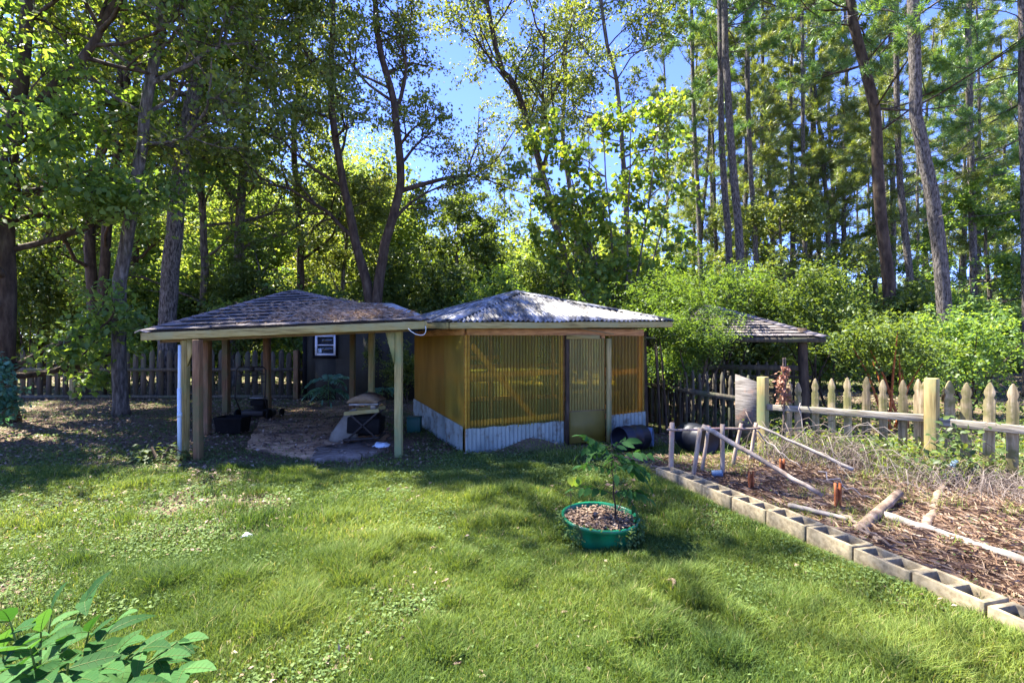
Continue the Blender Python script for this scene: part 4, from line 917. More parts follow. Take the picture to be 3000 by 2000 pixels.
# ------------------------------------------------------------------ trees
def limb(mb, tips, p, d, L, r, lvl, rs, kids=(5, 4), up=.05, wob=.22, maxl=2, sides=(6, 4, 3)):
    n = (6, 4, 3)[lvl] if lvl < 3 else 3; pts = [Vector(p)]; d = Vector(d).normalized(); dirs = [d]
    for i in range(n):
        d = (d + Vector((rs.gauss(0, wob), rs.gauss(0, wob), rs.gauss(0, wob * .7) + up))).normalized(); pts.append(pts[-1] + d * (L / n)); dirs.append(d)
    mb.tube(pts, [r * (1 - .72 * i / n) for i in range(n + 1)], sides[min(lvl, 2)], cap=False, val=.5)
    if lvl < maxl:
        for k in range(kids[lvl]):
            t = rs.uniform(.25, 1) ; i = min(n - 1, int(t * n)); q_ = pts[i].lerp(pts[i + 1], t * n - i)
            dd = dirs[i]; a1 = dd.orthogonal().normalized(); a1.rotate(Matrix.Rotation(rs.uniform(0, 6.28), 3, dd)); sp = rs.uniform(.5, 1.0)
            limb(mb, tips, q_, dd * math.cos(sp) + a1 * math.sin(sp), L * rs.uniform(.38, .6), r * .45, lvl + 1, rs, kids, up, wob, maxl, sides)
    if lvl == maxl:
        for t in (.35, .7, 1.0):
            i = min(n - 1, int(t * n)); tips.append((pts[i].lerp(pts[i + 1], t * n - i), lvl))
    else: tips.append((pts[-1], lvl))

def stem_from_px(pxs, Y, z_end=None, dy=0.0):
    P = [at(x, y, Y) for x, y in pxs]; P[0].z = -.15
    P = [p + Vector((0, dy * i, 0)) for i, p in enumerate(P)]
    if z_end and P[-1].z < z_end:
        d = (P[-1] - P[-2]); d = (d.normalized() + Vector((0, 0, 2))).normalized(); P.append(P[-1] + d * ((z_end - P[-1].z) / max(d.z, .3)))
    return P
def refine(P, step=.6, rs=None, k=.02):
    out = []; n = len(P)
    for i in range(n - 1):
        p0, p1, p2, p3 = P[max(i - 1, 0)], P[i], P[i + 1], P[min(i + 2, n - 1)]; m_ = max(1, int((p2 - p1).length / step))
        for j in range(m_):
            t = j / m_; q_ = .5 * ((2 * p1) + (-p0 + p2) * t + (2 * p0 - 5 * p1 + 4 * p2 - p3) * t * t + (-p0 + 3 * p1 - 3 * p2 + p3) * t ** 3)
            if rs: q_ += Vector((rs.uniform(-k, k), rs.uniform(-k, k), 0))
            out.append(q_)
    out.append(P[-1]); return out

def broadleaf(name, label, stems, nbr, f0, len0, len1, leafn, leafL, mat, bark, seed, group=None, kids=(5, 4), spread=.45, clus=.28, upb=.45, aspect=.62, extra=None, cat='tree', down=.25, bias=None):
    """stems: list of (points, r0, r1)"""
    rs = random.Random(seed); base = stems[0][0][0].copy(); t = thing(name, label, cat, (base.x, base.y, 0), group); mb = MB(); tips = []
    random.seed(seed)
    for P, r0, r1 in stems:
        Q = refine(P, .5, rs); n = len(Q); zz = [q_.z for q_ in Q]
        mb.tube(Q, [(r0 + (r1 - r0) * (i / (n - 1)) ** .8) * (1.35 if i == 0 else 1) for i in range(n)], 12, val=.5, rough=.05)
        for k in range(nbr):
            f = f0 + (1 - f0) * (k + rs.random()) / nbr; i = min(n - 2, int(f * (n - 1))); p = Q[i]; a_ = rs.uniform(0, 6.28) + (0 if bias is None else 0)
            d = Vector((math.cos(a_), math.sin(a_), upb + rs.uniform(-.25, .35)))
            if bias: d += Vector(bias)
            L = (len0 + (len1 - len0) * (f - f0) / (1 - f0)) * rs.uniform(.7, 1.2)
            limb(mb, tips, p, d, L, max(.018, (r0 + (r1 - r0) * f) * .42), 0, rs, kids)
        tips.append((Q[-1], 0))
    if extra:
        for p, d, L, r in extra: limb(mb, tips, p, d, L, r, 0, rs, (kids[0] + 3, kids[1] + 1))
    mb.build('trunk', bark, t, smooth=True)
    rng = np.random.default_rng(seed); T_ = np.array([list(p) for p, l in tips]); per = max(1, int(leafn / len(T_)))
    cv = rng.uniform(0, 1, len(T_)); dens = rng.poisson(per * rng.uniform(.3, 1.7, len(T_)))
    K = 3; SD = rng.normal(size=(len(T_) * K, 3)) * np.array([1, 1, .45]); SD /= np.linalg.norm(SD, axis=1)[:, None]; SL = clus * rng.uniform(1.0, 2.6, len(T_) * K)
    idx = np.repeat(np.arange(len(T_)), dens); si = idx * K + rng.integers(0, K, len(idx)); tt_ = rng.uniform(0, 1, len(idx))
    P = T_[idx] + SD[si] * (SL[si] * tt_)[:, None] + rng.normal(size=(len(idx), 3)) * np.array([.065, .065, .05]) - np.array([0, 0, 1.]) * (SL[si] * tt_ ** 2 * .3)[:, None]
    k_ = P[:, 2] > .3; P = P[k_]; idx = idx[k_]
    leaf_cloud('crown', P, leafL, leafL * aspect, mat, t, seed, down, .25, cv[idx])
    return t

LT = 'broadleaf trees standing around the yard'
OK, MP, MI = M['leaf_oak'], M['leaf_maple'], M['leaf_mid']
# left group
P3 = stem_from_px([(357, 1212), (348, 1002), (353, 823), (375, 667), (390, 580), (415, 424), (424, 335), (442, 223), (469, 89), (473, 0)], 11.3, 17)
broadleaf('oak_tree', 'curved grey-barked tree rising in front of the back fence', [(P3, .155, .05)], 26, .33, 2.6, 1.6, 22100, .13, OK, M['bark'], 301, LT, extra=[(at(442, 245, 11.3), (1, .1, .5), 3.0, .06), (at(415, 424, 11.3), (1, -.2, .35), 3.0, .05), (Vector((-7.6, 11.3, 9.6)), (1, -.85, .25), 5.5, .05), (Vector((-7.6, 11.3, 12.5)), (1, -.55, .15), 6.5, .05)])  # last two extra limbs: added overhead, mostly out of frame, to shade the lawn
P1 = [Vector((at(8, 0, 10.4).x, 10.4, -.1)), at(15, 900, 10.4), at(22, 500, 10.4), at(60, 250, 10.4), at(85, 0, 10.4)]
broadleaf('maple_tree', 'broad dark trunk with low leafy boughs at the left edge of the yard', [(P1, .22, .10)], 24, .16, 2.6, 2.2, 24000, .15, MP, M['bark_dark'], 302, LT, bias=(.25, -.2, -.2), down=.5, extra=[(at(100, 330, 10.4), (1, .2, .7), 4.0, .12)])
P2a = stem_from_px([(268, 1160), (272, 900), (262, 620), (300, 420), (340, 300), (360, 100)], 15.6, 17); P2b = stem_from_px([(298, 1160), (302, 850), (318, 620), (350, 420), (372, 270), (365, 60)], 15.6, 17)
broadleaf('oak_tree', 'dark twin-trunked tree with vines behind the back fence', [(P2a, .19, .05), (P2b, .17, .05)], 17, .25, 3.4, 2.4, 22950, .15, OK, M['bark_dark'], 303, LT)
P4 = stem_from_px([(487, 1158), (495, 868), (509, 690), (530, 500), (553, 357), (594, 89)], 15.5, 19)
broadleaf('leaning_pine', 'thick leaning trunk with scaly grey bark left of the pavilion roof', [(P4, .27, .15)], 24, .48, 3.2, 2.8, 20400, .15, OK, M['bark_pine'], 304, LT, bias=(.2, -.1, -.25))
# centre
P5a = stem_from_px([(1087, 1150), (1080, 880), (1040, 700), (1008, 548), (976, 357), (969, 191), (975, 60)], 17, 17.5)
P5b = stem_from_px([(1093, 1150), (1103, 880), (1129, 714), (1173, 536), (1161, 383), (1154, 300), (1110, 128), (1100, 20)], 17, 17.5)
broadleaf('twin_tree', 'twin-stemmed open tree against blue sky behind the two roofs', [(P5a, .20, .05), (P5b, .22, .05)], 14, .40, 2.6, 1.8, 29899, .12, MI, M['bark_dark'], 305, LT, kids=(5, 3), clus=.24,
          extra=[(at(1170, 560, 17), (1, .1, .55), 4.2, .09), (at(1040, 700, 17), (-1, .1, 1.1), 4.2, .08), (at(1160, 330, 17), (1, 0, 1.4), 3.4, .08), (at(1140, 660, 17), (1, -.2, .3), 3, .06)])
P6 = stem_from_px([(1660, 1130), (1655, 816), (1640, 700), (1582, 485), (1511, 255), (1454, 150)], 20, 20)
broadleaf('slender_tree', 'slender leaning tree whose bare stem rises behind the metal roof', [(P6, .20, .06)], 20, .42, 3.0, 2.2, 17000, .13, MI, M['bark_dark'], 306, LT, kids=(5, 3), clus=.26, extra=[(at(1590, 500, 20), (.3, 0, 1), 5, .09)])
P7 = stem_from_px([(1700, 1120), (1690, 700), (1660, 500), (1648, 393), (1656, 223)], 23, 22)
broadleaf('slender_tree', 'straight thin tree just right of the leaning bare stem', [(P7, .16, .05)], 18, .45, 2.6, 2.0, 12000, .13, MI, M['bark'], 307, LT, kids=(4, 3))
P8 = stem_from_px([(1850, 1110), (1840, 700), (1815, 335), (1800, 200), (1770, 80)], 21, 20)
broadleaf('slender_tree', 'open-crowned tree above the yellow-green young tree', [(P8, .16, .05)], 20, .45, 3.0, 2.0, 14000, .13, MI, M['bark'], 308, LT, kids=(5, 3))
P9 = stem_from_px([(880, 1150), (880, 700), (860, 420), (880, 200), (870, 30)], 22, 21)
broadleaf('background_oak', 'tall leafy oak filling the gap left of the twin-stemmed tree', [(P9, .2, .06)], 24, .25, 3.6, 2.4, 20400, .15, OK, M['bark_dark'], 309, LT, kids=(5, 3))
P10 = stem_from_px([(690, 1150), (700, 700), (720, 420), (720, 200), (740, 0)], 19, 20)
broadleaf('background_oak', 'yellowish oak crown above the pavilion roof', [(P10, .22, .07)], 26, .25, 3.8, 2.6, 23800, .15, OK, M['bark'], 310, LT, kids=(5, 3))
P11 = stem_from_px([(120, 1150), (140, 700), (130, 420), (150, 200), (160, 0)], 19, 20)
broadleaf('background_oak', 'deep green tree behind the fence between the two dark left trunks', [(P11, .2, .07)], 26, .2, 3.8, 2.6, 23800, .16, MP, M['bark_dark'], 311, LT, kids=(5, 3))
P12 = stem_from_px([(400, 1150), (395, 700), (410, 420), (400, 200), (410, 0)], 21, 21)
broadleaf('background_oak', 'leafy tree behind the fence between the curved tree and the leaning pine', [(P12, .2, .07)], 28, .10, 3.6, 2.8, 18700, .16, OK, M['bark_dark'], 313, LT, kids=(5, 3))
P13 = stem_from_px([(590, 1150), (600, 800), (590, 500), (600, 300), (590, 100)], 18.5, 17)
broadleaf('background_oak', 'bushy tree directly behind the left half of the pavilion roof', [(P13, .16, .06)], 26, .08, 3.2, 2.4, 18700, .15, MP, M['bark'], 314, LT, kids=(5, 3))
P14 = stem_from_px([(1010, 1150), (1000, 900), (1015, 700)], 24, 8.5)
broadleaf('background_oak', 'low rounded tree between the twin stems and the cottage roof', [(P14, .14, .06)], 18, .15, 2.8, 2.0, 26000, .14, MI, M['bark'], 315, LT, kids=(4, 3))
P15 = stem_from_px([(1330, 1130), (1330, 900), (1340, 740)], 26, 9.0)
broadleaf('background_oak', 'low rounded tree under the open sky gap behind the metal roof', [(P15, .14, .06)], 18, .15, 3.2, 2.2, 30000, .15, M['leaf_shrub'], M['bark'], 316, LT, kids=(4, 3))
P16 = stem_from_px([(2300, 1110), (2310, 900), (2290, 760)], 24, 7.5)
broadleaf('background_oak', 'small olive tree under the thin pines right of the close pair', [(P16, .12, .05)], 16, .15, 3.0, 2.0, 24000, .14, MI, M['bark'], 317, LT, kids=(4, 3))
P17 = stem_from_px([(2900, 1110), (2900, 900), (2890, 760)], 22, 7.0)
broadleaf('background_oak', 'small leafy tree at the far right behind the slim pines', [(P17, .12, .05)], 16, .15, 3.2, 2.2, 28000, .14, MP, M['bark'], 318, LT, kids=(4, 3))
# young yellow-green tree behind the shed
yb = Vector((2.75, 12.6, 0)); st_ = []
for k, (tx, ty) in enumerate(((1560, 430), (1640, 380), (1760, 330), (1850, 300), (1940, 280), (1700, 560), (1960, 560), (1590, 600))):
    e = at(tx, ty, 12.2 + .25 * math.sin(k * 2)); st_.append(([yb.copy(), yb + Vector((0, 0, 1.4)), yb.lerp(e, .5) + Vector((0, 0, .3)), e], .045, .010))
broadleaf('redbud_tree', 'young tree with large bright yellow-green leaves rising behind the metal roof', st_, 9, .35, 1.1, .7, 9000, .15, M['leaf_young'], M['bark'], 312, 'none' if False else None, kids=(3, 2), clus=.12, aspect=.72, down=.6)

# pines
def tuft_mesh(P, D, n, L, wd, rng):
    N = len(P); idx = np.repeat(np.arange(N), n); d = D[idx] * rng.uniform(.2, 1.1, (N * n, 1)) + rng.normal(size=(N * n, 3)) * .65 + np.array([0, 0, .12]); d /= np.linalg.norm(d, axis=1)[:, None]
    p = P[idx] + rng.normal(size=(N * n, 3)) * .05; s = np.cross(d, rng.normal(size=(N * n, 3))); s /= np.linalg.norm(s, axis=1)[:, None]
    l = L * rng.uniform(.7, 1.2, (N * n, 1)); return np.stack([p - s * wd, p + s * wd, p + d * l], 1).reshape(-1, 3)
def pine(name, label, P, r0, r1, f0, nbr, Lb, seed, group, tuftn=40, nL=.26, nW=.012, bark='bark_pine', mat='needle', sub=5, droop=-.05, low=6):
    rs = random.Random(seed); random.seed(seed); base = P[0]; t = thing(name, label, 'pine tree', (base.x, base.y, 0), group); mb = MB()
    Q = refine(P, .8, rs, .015); n = len(Q); mb.tube(Q, [(r0 + (r1 - r0) * i / (n - 1)) * (1.25 if i == 0 else 1) for i in range(n)], 12, val=.5, rough=.05)
    TP, TD = [], []
    for k in range(nbr):
        f = f0 + (1 - f0) * ((k + rs.random()) / nbr); i = min(n - 2, int(f * (n - 1))); a_ = rs.uniform(0, 6.28); p = Q[i]
        d = Vector((math.cos(a_), math.sin(a_), rs.uniform(-.1, .45) + (f - f0) * .6)).normalized(); L = Lb * (1.15 - .55 * (f - f0) / (1 - f0)) * rs.uniform(.55, 1.2)
        pts = [p]; dd = d
        for j in range(6): dd = (dd + Vector((rs.gauss(0, .16), rs.gauss(0, .16), rs.gauss(0, .1) + .03))).normalized(); pts.append(pts[-1] + dd * L / 6)
        rb = max(.014, r0 * .22 * (1 - .5 * f)); mb.tube(pts, [rb * (1 - .7 * j / 6) for j in range(7)], 5, cap=False, val=.5)
        TP.append(pts[-1]); TD.append(dd)
        for j in range(sub):
            q_ = pts[rs.randint(2, 5)]; e = (dd + Vector((rs.gauss(0, .8), rs.gauss(0, .8), rs.gauss(.15, .35)))).normalized(); l2 = L * rs.uniform(.2, .42); m2 = q_ + e * l2
            mb.tube([q_, q_.lerp(m2, .5) + Vector((0, 0, .03)), m2], [rb * .5, rb * .35, rb * .2], 3, cap=False, val=.5)
            for u in (.5, .78, 1.0): TP.append(q_.lerp(m2, u)); TD.append(e)
    for k in range(low):   # dead stubs
        f = rs.uniform(.18, f0); i = int(f * (n - 1)); a_ = rs.uniform(0, 6.28); L = rs.uniform(.4, 1.6); p = Q[i]; d = Vector((math.cos(a_), math.sin(a_), rs.uniform(-.2, .3)))
        mb.tube([p, p + d * L * .5, p + d * L + Vector((0, 0, rs.uniform(-.2, .2)))], [.018, .012, .005], 4, cap=False, val=.5)
    mb.build('trunk', M[bark], t, smooth=True)
    rng = np.random.default_rng(seed); TPn = np.array([list(p) for p in TP]); TDn = np.array([list(p) for p in TD])
    V = tuft_mesh(TPn, TDn, tuftn, nL, nW, rng) - np.array(org(t)); N = len(V) // 3; cv = np.repeat(rng.uniform(0, 1, len(TP)), tuftn) * .5 + rng.uniform(0, 1, N) * .5
    me = np_mesh('crown', V, np.arange(N * 3), np.arange(N) * 3, np.repeat(cv, 3)); link('crown', me, M[mat], t)
    return t
PG = 'tall pines on the right'
def pp(px, Y, ze=22): return stem_from_px(px, Y, ze)
pine('pine_tree', 'thickest sunlit pine trunk leaning left above the big fence post', pp([(2790, 1180), (2761, 867), (2742, 638), (2691, 383), (2679, 191)], 14, 20), .185, .10, .52, 34, 3.2, 401, PG, nW=.011)
pine('pine_tree', 'big dark pine with heavy crooked limbs right of the gazebo', pp([(2620, 1140), (2608, 893), (2576, 574), (2564, 319), (2532, 191), (2500, 77)], 17, 21), .20, .10, .42, 40, 4.2, 402, PG, bark='bark_dark', nW=.012)
pine('pine_tree', 'right one of the close pair of straight pines behind the young tree', pp([(2180, 1090), (2168, 740), (2140, 400), (2124, 77)], 20, 22), .17, .09, .62, 40, 3.4, 403, PG, nW=.014, tuftn=34)
pine('pine_tree', 'left one of the close pair of straight pines behind the young tree', pp([(2142, 1090), (2136, 740), (2118, 480), (2111, 255)], 21, 21), .15, .08, .6, 26, 2.6, 404, PG, nW=.014)
pine('pine_tree', 'straight slim pine just right of the close pair', pp([(2222, 1070), (2213, 714), (2198, 480), (2191, 230)], 24, 23), .13, .07, .45, 30, 2.6, 405, PG, nW=.016, mat='needle_dry')
pine('pine_tree', 'slim pine trunk between the big dark pine and the sunlit one', pp([(2690, 1090), (2666, 816), (2640, 574), (2628, 300)], 22, 22), .15, .08, .35, 34, 2.8, 406, PG, nW=.015, mat='needle_dry')
pine('pine_tree', 'straight pine trunk right of the sunlit leaning one', pp([(2855, 1080), (2850, 700), (2840, 268)], 21, 22), .15, .08, .38, 36, 3.0, 407, PG, nW=.015)
pine('pine_tree', 'pale trunk at the very right edge of the view', pp([(3010, 1180), (3005, 700), (2995, 300), (2994, 67)], 15, 19), .12, .07, .4, 26, 2.6, 408, PG, nW=.012)
pine('pine_tree', 'thin pine with drooping boughs above the gazebo ridge', pp([(2362, 1070), (2357, 700), (2352, 312)], 26, 22), .14, .06, .30, 34, 2.6, 409, PG, nW=.017, mat='needle_dry')
pine('pine_tree', 'thin slanting pine left of the big dark pine', pp([(2440, 1070), (2424, 670), (2410, 446), (2390, 290)], 28, 22), .14, .06, .30, 34, 2.6, 410, PG, nW=.017, mat='needle_dry')
pine('pine_tree', 'thin pine seen through the yellow-green leaves', pp([(2055, 1070), (2049, 670), (2031, 290)], 26, 22), .14, .07, .45, 28, 2.8, 411, PG, nW=.017)
# distant pines: copies of two source trees
src = pine('distant_pine', 'thin distant pine trunk in the crowd of pines beyond the fence', [Vector((0, 34, 0)), Vector((.1, 34, 8)), Vector((-.2, 34, 16)), Vector((0, 34, 24))], .16, .05, .16, 42, 2.8, 420, 'distant pines', tuftn=16, nL=.42, nW=.022, mat='needle_dry', low=9)
rs = random.Random(77); spots = []
for i in range(34):
    Y = rs.uniform(27, 46); px = 1960 + (i + rs.random()) * 1120 / 34; spots.append((px, Y))
for px in (1330, 1480, 1560, 1740, 1900, 980): spots.append((px, rs.uniform(34, 44)))
for i, (px, Y) in enumerate(spots):
    if i == 0: t = src
    else:
        t = src.copy(); COL.objects.link(t)
        for ch in list(src.children):
            c2_ = ch.copy(); COL.objects.link(c2_); c2_.parent = t
    s = rs.uniform(.85, 1.15) if px > 1950 else rs.uniform(.55, .7); t.location = ((px - 1500) / F * Y, Y, .3); t.scale = (s, s, s * rs.uniform(.9, 1.1)); t.rotation_euler = (rs.uniform(-.03, .03), rs.uniform(-.04, .04), rs.uniform(0, 6.28))

# ------------------------------------------------------------------ shrubs, vines and understory
def spray_points(n, c, r, rng, lobes=7, L=.55):
    """leaves strung along arching sprays that leave overlapping clumps"""
    c = np.array(c); r = np.array(r); K = max(20, n // 26); S, _ = blob_points(K, c, r * .9, rng, lobes=lobes)
    D = (S - c) / r; D += rng.normal(size=(K, 3)) * .8; D[:, 2] += .35; D /= np.linalg.norm(D, axis=1)[:, None]
    ln = L * rng.uniform(.5, 1.7, K) * (1 + 1.2 * (rng.uniform(0, 1, K) > .93)); k = rng.integers(0, K, n); t = rng.uniform(0, 1, n)
    P = S[k] + D[k] * (ln[k] * t)[:, None] - np.array([0, 0, 1.]) * (ln[k] * t * t * .45)[:, None] + rng.normal(size=(n, 3)) * .045
    return P, (k * .618 + rng.uniform(0, .3, n)) % 1
def blob_points(n, c, r, rng, shell=.55, lobes=7):
    """points spread over several overlapping ellipsoid clumps"""
    c = np.array(c); r = np.array(r); L = rng.normal(size=(lobes, 3)); L /= np.linalg.norm(L, axis=1)[:, None]; L = c + L * r * rng.uniform(.2, .7, (lobes, 1)); rl = rng.uniform(.3, .55, lobes)
    k = rng.integers(0, lobes, n); d = rng.normal(size=(n, 3)); d /= np.linalg.norm(d, axis=1)[:, None]
    P = L[k] + d * r * rl[k][:, None] * (rng.uniform(0, 1, (n, 1)) ** .35); return P, (k / lobes + rng.uniform(0, 1, n)) % 1
def shrub(name, label, c, r, n, L, mat, seed, group=None, cat='shrub', flat=.25, aspect=.5, lobes=9, stems=7, bark='bark_dark', down=.2):
    rng = np.random.default_rng(seed); rs = random.Random(seed); t = thing(name, label, cat, (c[0], c[1], 0), group)
    P, cv = spray_points(n, c, r, rng, lobes=lobes, L=.28 * min(r[0], 2.4) if r[0] > .5 else .15); k_ = P[:, 2] > .05; P = P[k_]; cv = cv[k_]
    mb = MB()
    for k in range(stems):
        e = Vector(P[rs.randrange(len(P))]); b0 = Vector((c[0] + rs.uniform(-.2, .2) * r[0], c[1] + rs.uniform(-.2, .2) * r[1], -.05)); mb.tube([b0, b0.lerp(e, .5) + Vector((0, 0, .2)), e], [.03, .02, .006], 5, cap=False, val=.5)
    mb.build('stem', M[bark], t, smooth=True); leaf_cloud('foliage', P, L, L * aspect, mat, t, seed, down, flat, cv); return t
F_ = M['leaf_feather']; S_ = M['leaf_shrub']
shrub('mimosa', 'feathery green foliage spilling over the gap between metal roof and gazebo', (3.4, 10.4, 2.3), (1.5, 1.2, .95), 12000, .075, F_, 501, cat='small tree', flat=.6, aspect=.34, lobes=14)
shrub('mimosa', 'feathery boughs heaped above the overgrown gazebo ridge', (5.2, 12.8, 3.0), (2.4, 1.4, 1.1), 14000, .085, F_, 502, cat='small tree', flat=.6, aspect=.34, lobes=16)
shrub('vine_mass', 'tangle of vines hanging over the front of the gazebo roof', (3.45, 9.3, 1.72), (.85, .55, .42), 5000, .06, F_, 503, cat='vine', flat=.5, aspect=.36, lobes=12, stems=4)
shrub('vine_mass', 'leafy vine curtain below the gazebo eave beside the shed', (3.1, 9.7, 1.15), (.8, .5, .55), 3600, .06, M['leaf_maple'], 504, cat='vine', flat=.4, lobes=10, stems=4)
shrub('vine_mass', 'loose leafy branches drooping over the right corner of the metal roof', (2.75, 9.35, 2.0), (.55, .45, .30), 2200, .06, F_, 512, cat='vine', flat=.5, aspect=.36, lobes=8, stems=3)
shrub('bush', 'bright leafy bush with reddish stems behind the picket fence', (7.2, 9.7, 1.55), (1.35, .9, .65), 5500, .085, S_, 505, flat=.4, aspect=.45, lobes=14, bark='rust')
shrub('bush', 'tall green bush right of the gazebo corner', (7.2, 12.0, 2.3), (1.9, 1.2, 1.2), 9000, .09, S_, 506, flat=.4, lobes=13)
shrub('bush', 'dark rounded bush at the right edge beyond the fence', (9.8, 11.2, 1.5), (1.9, 1.4, 1.3), 9000, .09, M['leaf_maple'], 507, lobes=12)
shrub('bush', 'bluish leafy bush poking in at the left edge', (-8.45, 8.1, .85), (.75, .6, .75), 2200, .09, M['leaf_blue'], 508, lobes=9, aspect=.6)
shrub('vine_patch', 'dark ivy climbing the wall beside the white window', (-3.9, 14.3, 1.35), (.35, .12, .9), 900, .07, M['leaf_oak'], 509, cat='vine', lobes=10, stems=3)
shrub('bush', 'dark bush filling the gap between pavilion post and amber shed', (-2.9, 13.6, 1.1), (.55, .5, 1.0), 4200, .07, M['leaf_oak'], 510, lobes=8)
shrub('ground_ivy', 'patch of low round-leaved weeds at the foot of the front pavilion post', (-4.75, 6.9, .08), (.34, .2, .09), 420, .07, S_, 511, cat='weeds', aspect=.8, flat=.8, stems=2)
rs = random.Random(9)
UG = 'understory bushes along the wood edge'
und = [(-17.2, 17.0, 'pale'), (-13.5, 17.5, 'maple'), (-11.6, 18.2, 'pale'), (-9.8, 17.2, 'pale'), (-7.6, 17.8, 'maple'), (-5.4, 19.5, 'pale'), (-2.6, 18.6, 'pale'), (-.4, 17.5, 'maple'), (1.6, 18.4, 'pale'), (3.4, 16.4, 'maple'), (5.6, 17.2, 'pale'), (8.0, 16.0, 'pale'), (10.5, 16.8, 'maple'), (13.2, 15.6, 'pale'), (15.5, 17.5, 'maple')]
plc = ['at the far left edge of the wood', 'behind the far left end of the back fence', 'beside the dark left twin trunk', 'between the curved tree and the leaning pine', 'behind the pavilion roof peak', 'left of the twin-stemmed tree', 'above the pale cottage roof', 'behind the metal roof peak on its left', 'behind the metal roof peak on its right', 'below the yellow-green young tree', 'above the gazebo ridge', 'behind the tall green bush', 'under the big dark pine', 'under the sunlit leaning pine', 'at the far right edge of the wood']
for i, (x, y, k_) in enumerate(und):
    hh = rs.uniform(1.7, 2.5) * (1.4 if x < 2 else 1.0)
    shrub('understory_bush', ('dark green' if k_ == 'maple' else 'sun-flecked pale green') + ' bush ' + plc[i], (x, y + 1.2, hh * .95), (2.1, 1.3, hh), 14000, .13, M['leaf_maple'] if k_ == 'maple' else M['leaf_shrub'], 520 + i, UG, lobes=12, aspect=.6)
# far wood: one mass
rng = np.random.default_rng(600); parts = []; vals = []
for i in range(150):
    ang_ = rng.uniform(-.95, .95); Y = rng.uniform(27, 52); X0 = math.tan(ang_) * Y * .98
    hmax = (17 if X0 < -7 else (11.0 if X0 < 9 else 6.5)) * Y / 40
    c = (X0, Y, hmax * rng.uniform(.35, .62)); P, cv = blob_points(4200 if X0 > -7 else 6500, c, (4.2, 2.5, c[2] * 1.1), rng, lobes=16); parts.append(P); vals.append(cv)
P = np.concatenate(parts); cv = np.concatenate(vals); k = P[:, 2] > .2; P = P[k]; cv = cv[k]
V = leafquads(P, .30, .19, rng, .2, .25); o = quadmesh('distant_wood', V, np.clip(cv * .5 + rng.uniform(0, 1, len(P)) * .5, 0, 1), M['far_leaf'])
tag(o, 'hazy mass of distant forest foliage closing the view', 'forest', kind='stuff')

# dried vine on the fence, green vine at the big post
rng = np.random.default_rng(610)
n = 420; t = rng.uniform(0, 1, n); pz = .78 + .52 * t; px_ = 3.86 + .03 * np.sin(t * 9) ; P = np.stack([px_ + rng.normal(size=n) * (.022 + .035 * (1 - t)), 7.28 + rng.normal(size=n) * .03, pz], 1)
dv = thing('dried_vine', 'hanging clump of dried rusty brown vine on the picket fence', 'vine', (3.86, 7.28, 0)); mb = MB()
for k_ in range(3): mb.tube(wobline((3.86, 7.3, 0), (3.85 + .02 * k_, 7.28, 1.42), 8, .025), .007, 5, cap=False)
mb.build('stem', M['twig'], dv); leaf_cloud('dead_leaves', P, .055, .026, M['dry_vine'], dv, 611, .8, 0)
gv = thing('fence_vine', 'green leafy vine scrambling over the rail right of the big fence post', 'vine', (5.0, 5.75, 0)); ml, ms = MB(), MB(); random.seed(5)
for k_ in range(9):
    a = at(random.uniform(2700, 2860), random.uniform(1250, 1400), 5.6 + random.uniform(-.15, .1)); b_ = at(random.uniform(2640, 2990), random.uniform(1240, 1450), 5.5); pts = wobline(a, b_, 8, .04, sag=-.12); ms.tube(pts, .003, 4, cap=False)
    for q_ in pts:
        if random.random() < .8: leaflet(ml, q_, (random.uniform(-1, 1), random.uniform(-1, .3), random.uniform(-.6, .4)), (random.uniform(-.4, .4), -.5, 1), random.uniform(.05, .085), random.uniform(.035, .055))
for k_ in range(46):
    q_ = at(random.gauss(2790, 38), random.gauss(1292, 34), 5.62); leaflet(ml, q_, (random.uniform(-1, 1), random.uniform(-1, .3), random.uniform(-.6, .4)), (random.uniform(-.4, .4), -.5, 1), random.uniform(.06, .09), random.uniform(.04, .06))
ms.build('stem', M['twig'], gv); ml.build('leaves', M['leaf_shrub'], gv)

# ------------------------------------------------------------------ ground cover
rng = np.random.default_rng(700)
def scatter(n, y0, y1, wide=1.12, pw=1.0):
    y = y0 + (y1 - y0) * rng.uniform(0, 1, n) ** pw; x = rng.uniform(-1, 1, n) * (y * wide + .6); return x, y
def blades(x, y, h, wd, rng, lean=.6):
    n = len(x); z = gz(x, y) - .004; a = rng.uniform(0, 6.28, n); hh = h * rng.uniform(.45, 1.25, n); ln = rng.uniform(.15, 1, n) * lean * hh
    dx, dy = np.cos(a) * ln, np.sin(a) * ln; b = a + 1.57 + rng.normal(size=n) * .6; sx, sy = np.cos(b) * wd / 2, np.sin(b) * wd / 2
    p0 = np.stack([x, y, z], 1); s = np.stack([sx, sy, np.zeros(n)], 1); m_ = p0 + np.stack([dx * .35, dy * .35, hh * .6], 1); t = p0 + np.stack([dx, dy, hh * .85], 1)
    V = np.stack([p0 - s, p0 + s, m_ + s * .8, t, m_ - s * .8], 1).reshape(-1, 3); return V
def blade_mesh(name, V, vals):
    n = len(vals); b5 = np.arange(n)[:, None] * 5; fl = (b5 + np.array([0, 1, 2, 4, 4, 2, 3])[None, :]).ravel(); st = (np.arange(n)[:, None] * 7 + np.array([0, 4])[None, :]).ravel()
    return np_mesh(name, V, fl, st, np.repeat(vals, 5))
Vs, Va = [], []
